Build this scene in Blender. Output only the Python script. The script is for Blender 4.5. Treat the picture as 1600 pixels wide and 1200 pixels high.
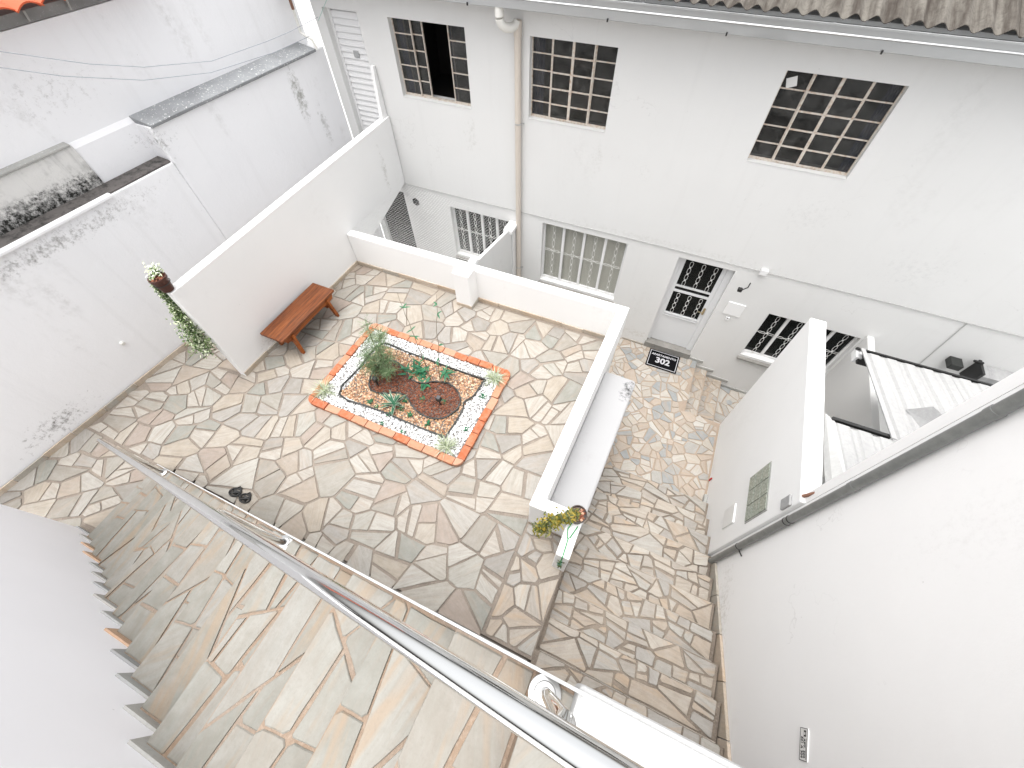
import bpy, bmesh, math, random
from mathutils import Vector, Matrix
R = math.radians
scene = bpy.context.scene
for o in list(bpy.data.objects): bpy.data.objects.remove(o)
COL = scene.collection

# ---------------------------------------------------------------- camera
cam = bpy.data.cameras.new('camera'); camo = bpy.data.objects.new('camera', cam); COL.objects.link(camo)
cam.sensor_fit = 'HORIZONTAL'; cam.sensor_width = 36.0; cam.lens = 14.297
cam.clip_start = 0.02; cam.clip_end = 500
rt = Vector((0.91191069, 0.41006553, -0.01628368)); dn = Vector((0.33064492, -0.75763944, -0.56272232)); fw = Vector((-0.24309018, 0.50776838, -0.82648559))
m = Matrix((rt, -dn, -fw)).transposed().to_4x4(); m.translation = (0, 0, 6.81)
camo.matrix_world = m
scene.camera = camo
# ---------------------------------------------------------------- sky, sun, exposure
SUN = Vector((-0.09, -0.11, 0.985)).normalized()
el = math.asin(SUN.z); az = math.atan2(SUN.x, SUN.y)
w = bpy.data.worlds.new('World'); scene.world = w; w.use_nodes = True
nt = w.node_tree; nt.nodes.clear()
sk = nt.nodes.new('ShaderNodeTexSky'); sk.sky_type = 'NISHITA'; sk.sun_disc = False
sk.sun_elevation = el; sk.sun_rotation = az; sk.dust_density = 6.0; sk.ozone_density = 0.5; sk.air_density = 1.0
hs = nt.nodes.new('ShaderNodeHueSaturation'); hs.inputs['Saturation'].default_value = 0.12
bg = nt.nodes.new('ShaderNodeBackground'); bg.inputs['Strength'].default_value = 0.15
wo = nt.nodes.new('ShaderNodeOutputWorld')
nt.links.new(sk.outputs[0], hs.inputs['Color']); nt.links.new(hs.outputs[0], bg.inputs['Color']); nt.links.new(bg.outputs[0], wo.inputs[0])
sl = bpy.data.lights.new('sun', 'SUN'); sl.energy = 0.6; sl.angle = R(75); sl.color = (1.0, 0.975, 0.94)
so = bpy.data.objects.new('sun', sl); COL.objects.link(so); so.rotation_euler = SUN.to_track_quat('Z', 'Y').to_euler(); so.location = (0, 0, 20)
scene.view_settings.view_transform = 'Standard'; scene.view_settings.look = 'None'; scene.view_settings.gamma = 1.0
scene.view_settings.use_curve_mapping = False
scene.view_settings.exposure = 1.22
scene.render.engine = 'CYCLES'

# ================================================================ helpers
WL = {}
def wl(p): return WL.get(p.name, Vector((0, 0, 0))) if p else Vector((0, 0, 0))
def setp(o, label=None, cat=None, group=None, kind=None):
    if label: o['label'] = label
    if cat: o['category'] = cat
    if group: o['group'] = group
    if kind: o['kind'] = kind
    return o
def thing(name, label, cat, loc=(0, 0, 0), group=None):
    o = bpy.data.objects.new(name, None); COL.objects.link(o); o.location = loc; o.empty_display_size = 0.1
    WL[o.name] = Vector(loc)
    return setp(o, label, cat, group)
class MB:
    def __init__(s): s.v = []; s.f = []; s.mi = []
    def add(s, vs, fs, mi=0):
        n = len(s.v); s.v += [tuple(v) for v in vs]; s.f += [tuple(i + n for i in f) for f in fs]; s.mi += [mi] * len(fs); return s
    def box(s, x0, x1, y0, y1, z0, z1, mi=0):
        return s.add([(x0,y0,z0),(x1,y0,z0),(x1,y1,z0),(x0,y1,z0),(x0,y0,z1),(x1,y0,z1),(x1,y1,z1),(x0,y1,z1)],
                     [(0,3,2,1),(4,5,6,7),(0,1,5,4),(1,2,6,5),(2,3,7,6),(3,0,4,7)], mi)
    def bar(s, a, b, wx, wy, up=(0,0,1), mi=0):
        a = Vector(a); b = Vector(b); d = (b - a).normalized(); u = Vector(up)
        x = d.cross(u)
        if x.length < 1e-4: x = d.cross(Vector((1,0,0)))
        x.normalize(); y = x.cross(d)
        vs = []
        for p in (a, b):
            for i, j in ((-1,-1),(1,-1),(1,1),(-1,1)): vs.append(p + x*i*wx/2 + y*j*wy/2)
        return s.add(vs, [(0,1,2,3),(7,6,5,4),(0,4,5,1),(1,5,6,2),(2,6,7,3),(3,7,4,0)], mi)
    def tube(s, pts, r, n=8, mi=0, cap=True):
        pts = [Vector(p) for p in pts]; N = len(pts); rs = r if isinstance(r, (list, tuple)) else [r]*N
        vs = []; prev = None
        for i, p in enumerate(pts):
            d = (pts[min(i+1,N-1)] - pts[max(i-1,0)]).normalized()
            if prev is None:
                x = d.cross(Vector((0,0,1)))
                if x.length < 1e-3: x = d.cross(Vector((1,0,0)))
            else: x = prev - d*prev.dot(d)
            x.normalize(); prev = x; y = d.cross(x)
            for k in range(n):
                a = 2*math.pi*k/n; vs.append(p + (x*math.cos(a) + y*math.sin(a))*rs[i])
        fs = [(i*n+k, i*n+(k+1)%n, (i+1)*n+(k+1)%n, (i+1)*n+k) for i in range(N-1) for k in range(n)]
        if cap: fs += [tuple(range(n-1,-1,-1)), tuple((N-1)*n+k for k in range(n))]
        return s.add(vs, fs, mi)
    def lathe(s, prof, c=(0,0,0), n=20, mi=0):
        vs = []; c = Vector(c)
        for r, z in prof:
            for k in range(n):
                a = 2*math.pi*k/n; vs.append(c + Vector((r*math.cos(a), r*math.sin(a), z)))
        fs = [(i*n+k, i*n+(k+1)%n, (i+1)*n+(k+1)%n, (i+1)*n+k) for i in range(len(prof)-1) for k in range(n)]
        fs += [tuple(range(n-1,-1,-1)), tuple((len(prof)-1)*n+k for k in range(n))]
        return s.add(vs, fs, mi)
    def prism(s, poly, z0, z1, mi=0, ax='z'):
        n = len(poly)
        def P(a, b, c): return (a, b, c) if ax == 'z' else ((a, c, b) if ax == 'y' else (c, a, b))
        vs = [P(x, y, z0) for x, y in poly] + [P(x, y, z1) for x, y in poly]
        return s.add(vs, [tuple(range(n-1,-1,-1)), tuple(range(n, 2*n))] + [(i,(i+1)%n,n+(i+1)%n,n+i) for i in range(n)], mi)
    def build(s, name, mat, parent=None, smooth=False, bevel=0, at=None, fix=True):
        """one mesh object; 's.v' holds world coordinates, origin = at or the parent's base"""
        org = Vector(at) if at is not None else wl(parent)
        me = bpy.data.meshes.new(name); me.from_pydata([Vector(v) - org for v in s.v], [], s.f)
        for mm in (mat if isinstance(mat, (list, tuple)) else [mat]): me.materials.append(mm)
        if any(s.mi): me.polygons.foreach_set('material_index', s.mi)
        if fix:
            b = bmesh.new(); b.from_mesh(me); bmesh.ops.recalc_face_normals(b, faces=b.faces); b.to_mesh(me); b.free()
        if smooth:
            me.polygons.foreach_set('use_smooth', [True]*len(me.polygons))
            try: me.set_sharp_from_angle(angle=R(40))
            except Exception: pass
        me.update()
        o = bpy.data.objects.new(name, me); COL.objects.link(o)
        o.location = org - wl(parent); o.parent = parent; WL[o.name] = org
        if bevel:
            bm_ = o.modifiers.new('bevel', 'BEVEL'); bm_.width = bevel; bm_.segments = 2; bm_.limit_method = 'ANGLE'; bm_.angle_limit = R(35)
        return o
def inst(o, loc, parent, rot=None, scale=None):
    """copy of a mesh object that shares its data; loc in world"""
    c = o.copy(); COL.objects.link(c); c.parent = parent; c.location = Vector(loc) - wl(parent); WL[c.name] = Vector(loc)
    if rot: c.rotation_euler = rot
    if scale: c.scale = scale
    return c
# ---------------------------------------------------------------- materials
def mat(name, col=(0.8,0.8,0.8), rough=0.6, metal=0.0, spec=0.5):
    m = bpy.data.materials.new(name); m.use_nodes = True
    b = m.node_tree.nodes['Principled BSDF']; b.inputs['Base Color'].default_value = (*col, 1); b.inputs['Roughness'].default_value = rough
    b.inputs['Metallic'].default_value = metal; b.inputs['Specular IOR Level'].default_value = spec
    return m
class N:
    def __init__(s, m): s.t = m.node_tree; s.b = s.t.nodes['Principled BSDF']
    def n(s, t, **k):
        x = s.t.nodes.new('ShaderNode' + t)
        for a, v in k.items():
            if hasattr(x, a): setattr(x, a, v)
            else: x.inputs[a.replace('_', ' ')].default_value = v
        return x
    def l(s, a, b): s.t.links.new(a, b)
    def coords(s, kind='Object', scale=(1,1,1), loc=(0,0,0), rot=(0,0,0)):
        c = s.n('TexCoord'); mp = s.n('Mapping'); mp.inputs['Scale'].default_value = scale; mp.inputs['Location'].default_value = loc; mp.inputs['Rotation'].default_value = rot
        s.l(c.outputs[kind], mp.inputs[0]); return mp.outputs[0]
    def pos(s, scale=(1,1,1), loc=(0,0,0)):
        g = s.n('NewGeometry'); mp = s.n('Mapping'); mp.inputs['Scale'].default_value = scale; mp.inputs['Location'].default_value = loc
        s.l(g.outputs['Position'], mp.inputs[0]); return mp.outputs[0]
    def noise(s, vec, scale, detail=4, rough=0.6):
        x = s.n('TexNoise'); x.inputs['Scale'].default_value = scale; x.inputs['Detail'].default_value = detail; x.inputs['Roughness'].default_value = rough
        s.l(vec, x.inputs['Vector']); return x.outputs['Fac']
    def ramp(s, fac, stops, interp='LINEAR'):
        x = s.n('ValToRGB'); x.color_ramp.interpolation = interp; e = x.color_ramp.elements
        while len(e) > 1: e.remove(e[-1])
        for i, (p, c) in enumerate(stops):
            el_ = e[0] if i == 0 else e.new(p)
            el_.position = p; el_.color = (*c, 1) if len(c) == 3 else c
        s.l(fac, x.inputs[0]); return x.outputs[0]
    def mix(s, fac, a, b, mode='MIX'):
        x = s.n('Mix'); x.data_type = 'RGBA'; x.blend_type = mode
        for sock, v in ((x.inputs[0], fac), (x.inputs[6], a), (x.inputs[7], b)):
            if isinstance(v, (int, float)): sock.default_value = v
            elif isinstance(v, tuple): sock.default_value = (*v, 1)
            else: s.l(v, sock)
        return x.outputs[2]
    def math(s, op, a, b=0.0):
        x = s.n('Math'); x.operation = op
        for i, v in enumerate((a, b)):
            if isinstance(v, (int, float)): x.inputs[i].default_value = v
            else: s.l(v, x.inputs[i])
        return x.outputs[0]
    def bump(s, h, strength=0.3, dist=0.01):
        x = s.n('Bump'); x.inputs['Strength'].default_value = strength; x.inputs['Distance'].default_value = dist
        s.l(h, x.inputs['Height']); s.l(x.outputs[0], s.b.inputs['Normal'])
    def color(s, c): s.l(c, s.b.inputs['Base Color'])
    def rough(s, c): s.l(c, s.b.inputs['Roughness'])

def plaster(name, col=(0.80,0.80,0.79), dirt=(0.42,0.40,0.37), amount=0.35, dscale=0.8, grain=0.25, streak=0.0, lo=0.58, hi=0.80, stains=(), crack=0.0):
    """white wall paint with weathering marks of their own shape"""
    m = mat(name, col, 0.75, spec=0.25); n = N(m)
    p = n.pos()
    big = n.noise(p, 0.55, 3, 0.6)
    c = n.mix(n.ramp(big, [(0.35,(0,0,0)),(0.75,(1,1,1))]), col, tuple(x*0.955 for x in col))
    f1 = n.noise(n.pos((1,1,0.35)), 1.6*dscale, 4, 0.68)
    f2 = n.noise(n.pos(loc=(7,3,1)), 14, 4, 0.72)
    d = n.math('MULTIPLY', n.ramp(f1, [(lo,(0,0,0)),(hi,(1,1,1))]), n.ramp(f2, [(0.42,(0,0,0)),(0.66,(1,1,1))]))
    c = n.mix(n.math('MULTIPLY', d, amount), c, dirt)
    if streak:
        st = n.noise(n.pos((5,5,0.25), (3,1,0)), 1.4, 5, 0.6)
        c = n.mix(n.math('MULTIPLY', n.ramp(st, [(0.56,(0,0,0)),(0.75,(1,1,1))]), streak), c, dirt)
    for (cx, cy, cz, rx, ry_, rz_, th, col_, am) in stains:      # marks with a place and outline of their own
        mp = n.n('Mapping'); g_ = n.n('NewGeometry'); n.l(g_.outputs['Position'], mp.inputs[0])
        mp.inputs['Location'].default_value = (-cx/rx, -cy/ry_, -cz/rz_); mp.inputs['Scale'].default_value = (1/rx, 1/ry_, 1/rz_)
        ln = n.n('VectorMath'); ln.operation = 'LENGTH'; n.l(mp.outputs[0], ln.inputs[0])
        fall = n.ramp(ln.outputs['Value'], [(0.15,(1,1,1)),(1.0,(0,0,0))])
        k = n.math('ADD', n.noise(n.pos(loc=(2,5,3)), 17, 6, 0.82), n.math('MULTIPLY', fall, 0.20))
        k = n.math('MULTIPLY', n.ramp(k, [(th-0.05,(0,0,0)),(th+0.16,(1,1,1))]), n.ramp(ln.outputs['Value'], [(0.85,(1,1,1)),(1.0,(0,0,0))]))
        c = n.mix(n.math('MULTIPLY', k, am), c, col_)
    if crack:
        q = n.noise(n.pos(loc=(1,9,4)), 0.8, 5, 0.62); line = n.ramp(n.math('ABSOLUTE', n.math('SUBTRACT', q, 0.5)), [(0.0,(1,1,1)),(0.0016,(0,0,0))])
        where = n.ramp(n.noise(n.pos(loc=(4,1,8)), 0.7, 2, 0.5), [(0.54,(0,0,0)),(0.6,(1,1,1))])
        c = n.mix(n.math('MULTIPLY', n.math('MULTIPLY', line, where), crack), c, (0.33,0.32,0.31))
    # chips and pin holes
    v = n.n('TexVoronoi'); v.inputs['Scale'].default_value = 3.1; n.l(n.pos(), v.inputs['Vector'])
    dots = n.ramp(v.outputs['Distance'], [(0.0,(1,1,1)),(0.022,(0,0,0))])
    c = n.mix(n.math('MULTIPLY', dots, 0.5), c, (0.35,0.34,0.32))
    n.color(c)
    h = n.noise(p, 7, 5, 0.72)
    n.bump(h, grain, 0.012)
    return m
def stone_mat(name, palette, vein=(0.42,0.28,0.16), vein_amt=0.5, streak=0.5, rough=0.62):
    m = mat(name, (0.5,0.48,0.44), rough, spec=0.35); n = N(m)
    oi = n.n('ObjectInfo'); rnd = oi.outputs['Random']
    base = n.ramp(rnd, [((i+0.0)/len(palette), c) for i, c in enumerate(palette)], 'CONSTANT')
    add = n.n('VectorMath'); add.operation = 'ADD'
    sc = n.n('CombineXYZ'); r37 = n.math('MULTIPLY', rnd, 53.0)
    for i in range(3): n.l(r37, sc.inputs[i])
    tc = n.n('TexCoord'); n.l(tc.outputs['Object'], add.inputs[0]); n.l(sc.outputs[0], add.inputs[1])
    def mp(scale):
        x = n.n('Mapping'); x.inputs['Scale'].default_value = scale; n.l(add.outputs[0], x.inputs[0]); return x.outputs[0]
    s1 = n.noise(mp((1.6, 14, 4)), 2.6, 4, 0.66)      # bedding streaks along the slab
    s2 = n.noise(mp((1, 1, 1)), 9, 4, 0.7)
    s3 = n.noise(mp((1, 1, 1)), 70, 2, 0.7)
    s4 = n.noise(mp((0.8, 5, 2)), 1.7, 3, 0.7)
    c = n.mix(n.math('MULTIPLY', n.ramp(s1, [(0.38,(0,0,0)),(0.66,(1,1,1))]), streak), base, n.mix(0.55, base, (0.20,0.175,0.145)))
    c = n.mix(n.math('MULTIPLY', n.ramp(s2, [(0.40,(0,0,0)),(0.72,(1,1,1))]), 0.38), c, n.mix(0.45, base, (0.55,0.54,0.52)))
    c = n.mix(n.math('MULTIPLY', n.ramp(s4, [(0.53,(0,0,0)),(0.66,(1,1,1))]), vein_amt), c, vein)
    c = n.mix(n.math('MULTIPLY', n.ramp(s3, [(0.52,(0,0,0)),(0.72,(1,1,1))]), 0.35), c, n.mix(0.6, c, (0.18,0.16,0.14)))
    n.color(c)
    n.rough(n.ramp(s2, [(0.3,(rough-0.14,)*3),(0.7,(rough+0.14,)*3)]))
    n.bump(n.math('ADD', n.math('MULTIPLY', s1, 1.2), n.math('MULTIPLY', s3, 0.4)), 0.35, 0.006)
    return m
def mortar_mat(name, col, dark, sc=1.0):
    m = mat(name, col, 0.9, spec=0.15); n = N(m); p = n.pos()
    a = n.noise(p, 2.3*sc, 6, 0.65); b = n.noise(p, 60, 4, 0.7)
    c = n.mix(n.ramp(a, [(0.38,(0,0,0)),(0.68,(1,1,1))]), col, dark)
    c = n.mix(n.math('MULTIPLY', n.ramp(b, [(0.5,(0,0,0)),(0.7,(1,1,1))]), 0.45), c, tuple(min(1,x*1.5) for x in col))
    n.color(c); n.bump(b, 0.6, 0.008); return m

M_white = plaster('white_painted_plaster', (0.84,0.84,0.835), amount=0.2, dscale=0.7, stains=[(-5.2,5.75,2.9,0.3,0.10,0.55,0.66,(0.35,0.34,0.30),0.6),(-5.2,2.2,2.0,0.3,0.5,0.2,0.72,(0.25,0.24,0.22),0.6)])
M_facade = plaster('facade_paint', (0.73,0.73,0.72), (0.40,0.39,0.37), amount=0.32, dscale=0.6, grain=0.3, streak=0.06, crack=0.16, stains=[(-3.6,6.25,3.55,0.25,0.5,0.5,0.70,(0.5,0.49,0.46),0.5),(-1.45,6.25,3.6,0.2,0.5,0.45,0.70,(0.5,0.49,0.46),0.5),(1.6,6.25,3.4,0.6,0.5,0.6,0.72,(0.55,0.55,0.54),0.5),(3.2,6.25,3.0,1.0,0.5,0.7,0.73,(0.55,0.55,0.55),0.5),(0.0,6.25,0.25,1.2,0.5,0.3,0.70,(0.5,0.47,0.42),0.5),(-0.2,6.25,2.5,3.5,0.5,0.10,0.68,(0.5,0.49,0.46),0.4)])
M_parapet = plaster('parapet_paint', (0.86,0.86,0.855), (0.40,0.38,0.34), amount=0.30, dscale=1.2, lo=0.6)
M_ledge = plaster('worn_ledge_paint', (0.36,0.36,0.365), (0.2,0.19,0.18), amount=0.35, dscale=1.0, stains=[(0.12,3.55,1.96,0.14,0.3,0.3,0.66,(0.03,0.03,0.03),1.0),(-0.2,2.6,1.96,0.15,1.2,0.3,0.78,(0.3,0.29,0.28),0.6)])
M_bound = plaster('old_boundary_paint', (0.86,0.86,0.875), (0.25,0.24,0.22), amount=0.5, dscale=0.9, grain=0.35, streak=0.08, stains=[(-6.66,-0.15,2.13,0.5,0.75,0.28,0.70,(0.10,0.09,0.08),0.9),(-6.28,5.46,4.05,0.4,0.13,0.45,0.60,(0.22,0.22,0.19),0.75),(-6.27,5.75,3.5,0.4,0.10,0.45,0.64,(0.22,0.22,0.20),0.6),(-6.43,3.1,4.3,0.6,0.5,0.35,0.72,(0.12,0.11,0.10),0.8),(-6.6,1.4,3.9,0.5,2.4,0.20,0.69,(0.12,0.11,0.10),0.75),(-6.9,2.6,5.0,0.7,1.2,0.5,0.74,(0.3,0.29,0.28),0.6)])
M_kerb = plaster('lumpy_kerb_paint', (0.52,0.52,0.515), amount=0.35, dscale=2.5, grain=1.0)
M_right = plaster('side_building_paint', (0.85,0.845,0.84), (0.60,0.59,0.57), amount=0.45, dscale=0.8, grain=0.2, crack=0.2, stains=[(2.0,1.2,1.25,0.3,1.6,0.35,0.68,(0.45,0.42,0.38),0.6),(2.0,1.55,4.6,0.3,0.5,1.2,0.72,(0.68,0.67,0.66),0.35)])
M_stairwall = plaster('smooth_stair_wall_paint', (0.91,0.91,0.94), amount=0.12, grain=0.2)
M_grime = plaster('grimy_band_paint', (0.70,0.69,0.67), (0.05,0.05,0.045), amount=0.8, dscale=1.6, grain=0.7, streak=0.5, lo=0.48, hi=0.7, stains=[(-6.8,1.2,4.08,0.6,2.6,0.26,0.54,(0.02,0.02,0.018),1.0)])
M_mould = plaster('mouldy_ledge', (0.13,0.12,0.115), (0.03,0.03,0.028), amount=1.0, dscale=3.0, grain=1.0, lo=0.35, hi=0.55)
def concrete(name, col, speck=(0.85,0.85,0.85), amt=0.5):
    m = mat(name, col, 0.8, spec=0.25); n = N(m); p = n.pos()
    a = n.noise(p, 3, 6, 0.6); b = n.noise(p, 34, 2, 0.8)
    c = n.mix(n.ramp(a, [(0.35,(0,0,0)),(0.7,(1,1,1))]), col, tuple(x*0.72 for x in col))
    c = n.mix(n.math('MULTIPLY', n.ramp(b, [(0.63,(0,0,0)),(0.68,(1,1,1))]), amt), c, speck)
    n.color(c); n.bump(b, 0.3, 0.006); return m
M_cap = concrete('grey_cap_concrete', (0.30,0.31,0.32), amt=0.9)
M_capold = concrete('old_grey_cap_concrete', (0.42,0.42,0.40))
M_soffit = concrete('grey_eave_boards', (0.27,0.27,0.265), amt=0.1)
M_granite = concrete('speckled_granite', (0.28,0.27,0.25), (0.16,0.15,0.14), 0.9)
M_yard = concrete('pale_yard_concrete', (0.55,0.55,0.54), (0.4,0.4,0.4), 0.2)
TER = [(0.62,0.59,0.53),(0.50,0.48,0.43),(0.66,0.62,0.56),(0.55,0.47,0.39),(0.58,0.57,0.52),(0.46,0.43,0.38),(0.64,0.58,0.50),(0.60,0.58,0.54),(0.52,0.50,0.47),(0.60,0.53,0.44),(0.68,0.66,0.61),(0.44,0.42,0.39),(0.41,0.42,0.38),(0.52,0.43,0.37)]
WLK = [(0.64,0.56,0.47),(0.58,0.52,0.44),(0.42,0.43,0.42),(0.66,0.60,0.53),(0.60,0.49,0.39),(0.50,0.48,0.44),(0.68,0.64,0.58),(0.38,0.40,0.40),(0.56,0.47,0.38),(0.63,0.58,0.51)]
STR = [(0.60,0.60,0.55),(0.53,0.53,0.48),(0.64,0.63,0.58),(0.58,0.55,0.49),(0.62,0.61,0.57),(0.49,0.49,0.44),(0.66,0.65,0.60)]
COR = [(0.52,0.45,0.37),(0.46,0.41,0.35),(0.56,0.49,0.41),(0.48,0.45,0.40),(0.50,0.41,0.32),(0.43,0.40,0.36),(0.57,0.52,0.45)]
def dim(P, k): return [tuple(c*k for c in q) for q in P]
TER = [(a*0.535,b*0.525,c*0.51) for a,b,c in TER]; STR = [(a*0.375,b*0.372,c*0.36) for a,b,c in STR]; WLK = [(a*0.64,b*0.65,c*0.66) for a,b,c in WLK]; COR = [(a*0.70,b*0.71,c*0.72) for a,b,c in COR]
M_ter = stone_mat('terrace_quartzite', TER, vein=(0.33,0.26,0.20), vein_amt=0.28, streak=0.9)
M_wlk = stone_mat('walkway_quartzite', WLK, vein_amt=0.25, streak=0.45)
M_str = stone_mat('stair_quartzite', STR, vein=(0.30,0.20,0.115), vein_amt=0.45, streak=0.95)
M_cor = stone_mat('passage_stair_quartzite', COR, vein_amt=0.35, streak=0.8)
M_skirt = stone_mat('tan_skirting_stone', [(0.50,0.41,0.32),(0.45,0.38,0.30),(0.55,0.46,0.37),(0.40,0.37,0.32)], vein_amt=0.3)
M_skgrey = stone_mat('grey_skirting_stone', [(0.36,0.37,0.36),(0.40,0.40,0.39),(0.33,0.34,0.34),(0.52,0.34,0.22),(0.38,0.39,0.38),(0.42,0.42,0.40)], vein_amt=0.15)
M_mter = mortar_mat('terrace_mortar', (0.26,0.222,0.187), (0.17,0.145,0.123))
M_mwlk = mortar_mat('walkway_mortar', (0.35,0.28,0.22), (0.28,0.23,0.185))
M_mstr = mortar_mat('stair_mortar', (0.265,0.215,0.175), (0.25,0.175,0.12))
M_mcor = mortar_mat('passage_mortar', (0.255,0.215,0.175), (0.13,0.108,0.09), 0.8)
def brick_mat():
    m = mat('terracotta_brick', (0.6,0.25,0.12), 0.85, spec=0.2); n = N(m); oi = n.n('ObjectInfo')
    base = n.ramp(oi.outputs['Random'], [(0,(0.40,0.115,0.05)),(0.2,(0.42,0.20,0.12)),(0.38,(0.44,0.22,0.14)),(0.5,(0.39,0.13,0.06)),(0.62,(0.43,0.18,0.10)),(0.8,(0.45,0.24,0.16)),(0.9,(0.37,0.10,0.042))], 'CONSTANT')
    p = n.pos(); a = n.noise(p, 16, 5, 0.65); b = n.noise(p, 90, 3, 0.7)
    c = n.mix(n.math('MULTIPLY', n.ramp(a, [(0.4,(0,0,0)),(0.7,(1,1,1))]), 0.35), base, (0.50,0.34,0.25))
    c = n.mix(n.math('MULTIPLY', n.ramp(b, [(0.55,(0,0,0)),(0.72,(1,1,1))]), 0.4), c, (0.36,0.15,0.08))
    n.color(c); n.bump(b, 0.4, 0.005); return m
M_brick = brick_mat()
M_wframe = mat('rusty_cream_window_steel', (0.66,0.56,0.46), 0.6); n_ = N(M_wframe)
n_.color(n_.mix(n_.ramp(n_.noise(n_.pos(), 30, 5, 0.7), [(0.48,(0,0,0)),(0.66,(1,1,1))]), (0.62,0.57,0.51), (0.44,0.31,0.22)))
M_alu = mat('white_lacquered_aluminium', (0.80,0.80,0.80), 0.35)
M_chain = mat('white_grille_rod', (0.76,0.76,0.74), 0.4)
def glass_mat(name, col, dust, amt, opaq=0.5):
    m = mat(name, col, 0.08, spec=0.6); n = N(m); p = n.pos()
    d = n.noise(p, 7, 6, 0.75); f = n.noise(p, 120, 2, 0.6)
    k = n.math('MULTIPLY', n.ramp(d, [(0.40,(0,0,0)),(0.72,(1,1,1))]), n.ramp(f, [(0.3,(0.3,)*3),(0.7,(1,1,1))]))
    c = n.mix(n.math('MULTIPLY', k, amt), col, dust); n.color(c)
    n.rough(n.ramp(d, [(0.3,(0.10,)*3),(0.75,(0.45,)*3)]))
    out = m.node_tree.nodes['Material Output']; tr = n.n('BsdfTransparent'); tr.inputs[0].default_value = (0.93,0.93,0.92,1); mx = n.n('MixShader')
    mx.inputs[0].default_value = opaq
    n.l(tr.outputs[0], mx.inputs[1]); n.l(n.b.outputs[0], mx.inputs[2]); n.l(mx.outputs[0], out.inputs[0])
    return m
M_glass = glass_mat('dusty_dark_glass', (0.022,0.022,0.021), (0.20,0.20,0.195), 0.8, 0.5)
M_gclean = glass_mat('clean_dark_glass', (0.012,0.014,0.014), (0.03,0.034,0.03), 0.4, 0.55); M_gclean.node_tree.nodes['Principled BSDF'].inputs['Specular IOR Level'].default_value = 0.22
M_gcurt = glass_mat('pale_curtained_glass', (0.10,0.10,0.095), (0.2,0.2,0.19), 0.3, 0.12)
M_room = mat('dark_room', (0.035,0.033,0.03), 0.9)
M_blue = mat('blue_curtain_cloth', (0.07,0.105,0.28), 0.8)
M_lav = mat('lavender_reflection_cloth', (0.26,0.31,0.55), 0.8)  # lavender reflection in the panes, put into a cloth colour
M_curt = mat('pale_grey_curtain_cloth', (0.80,0.795,0.74), 0.85)
M_door = mat('white_door_lacquer', (0.72,0.73,0.74), 0.4)
M_chrome = mat('polished_steel', (0.72,0.72,0.71), 0.1, 1.0); n_ = N(M_chrome)
n_.rough(n_.ramp(n_.noise(n_.pos((1,1,1)), 9, 5, 0.7), [(0.3,(0.04,)*3),(0.75,(0.13,)*3)]))
M_flange = mat('brushed_steel', (0.46,0.46,0.455), 0.3, 1.0)
M_galv = mat('galvanised_sheet', (0.50,0.51,0.51), 0.42, 0.8); n_ = N(M_galv)
n_.rough(n_.ramp(n_.noise(n_.pos((0.5,3,3)), 6, 5, 0.7), [(0.3,(0.3,)*3),(0.75,(0.62,)*3)]))
M_pipe = mat('beige_pvc', (0.60,0.54,0.475), 0.45)
M_pipew = mat('white_pvc', (0.76,0.75,0.71), 0.4)
M_gpipe = mat('grey_pvc', (0.185,0.19,0.185), 0.32); n_ = N(M_gpipe)
n_.color(n_.mix(n_.ramp(n_.noise(n_.pos(), 12, 5, 0.7), [(0.4,(0,0,0)),(0.7,(1,1,1))]), (0.15,0.155,0.15), (0.20,0.205,0.195)))
M_black = mat('black_metal', (0.015,0.015,0.015), 0.5)
M_blackp = mat('black_plastic', (0.02,0.022,0.02), 0.45)
M_rust = mat('rusty_strip', (0.24,0.12,0.08), 0.85)
def fibro(name, c0, c1, c2, hi=0.75):
    m = mat(name, c0, 0.9, spec=0.15); n = N(m)
    a = n.noise(n.pos((4,0.35,0.5)), 2.2, 5, 0.7); b = n.noise(n.pos(), 24, 5, 0.75)
    c = n.mix(n.ramp(a, [(0.4,(0,0,0)),(hi,(1,1,1))]), c0, c1)
    c = n.mix(n.math('MULTIPLY', n.ramp(b, [(0.46,(0,0,0)),(0.74,(1,1,1))]), 0.55), c, c2); n.color(c); n.bump(b, 0.3, 0.006); return m
M_fibro = fibro('weathered_fibre_cement', (0.16,0.148,0.13), (0.055,0.046,0.039), (0.035,0.03,0.026), 0.62)
M_wsheet = fibro('white_washed_sheet', (0.40,0.40,0.395), (0.33,0.33,0.33), (0.28,0.28,0.29), 0.8)
M_gsheet = fibro('grey_flashing', (0.36,0.36,0.36), (0.28,0.28,0.28), (0.44,0.44,0.44))
def wood_mat():
    m = mat('varnished_wood', (0.35,0.12,0.04), 0.5, spec=0.3); n = N(m)
    a = n.noise(n.pos((14,0.8,9)), 2.4, 6, 0.75); b = n.noise(n.pos((1,1,1)), 5, 4, 0.6)
    c = n.ramp(a, [(0.32,(0.27,0.088,0.026)),(0.48,(0.16,0.048,0.015)),(0.66,(0.06,0.019,0.009))])
    c = n.mix(n.math('MULTIPLY', n.ramp(b, [(0.45,(0,0,0)),(0.7,(1,1,1))]), 0.3), c, (0.17,0.075,0.04))
    n.color(c); n.bump(a, 0.15, 0.004); return m
M_wood = wood_mat()
M_wood2 = mat('orange_varnished_wood', (0.40,0.125,0.03), 0.45, spec=0.3); n_ = N(M_wood2)
n_.color(n_.ramp(n_.noise(n_.pos((8,0.8,8)), 3, 5, 0.65), [(0.35,(0.34,0.095,0.018)),(0.65,(0.17,0.045,0.011))]))
M_tile = mat('red_roof_tile', (0.50,0.09,0.03), 0.7)
M_pot = mat('brown_plastic_pot', (0.06,0.018,0.011), 0.5)
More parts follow.
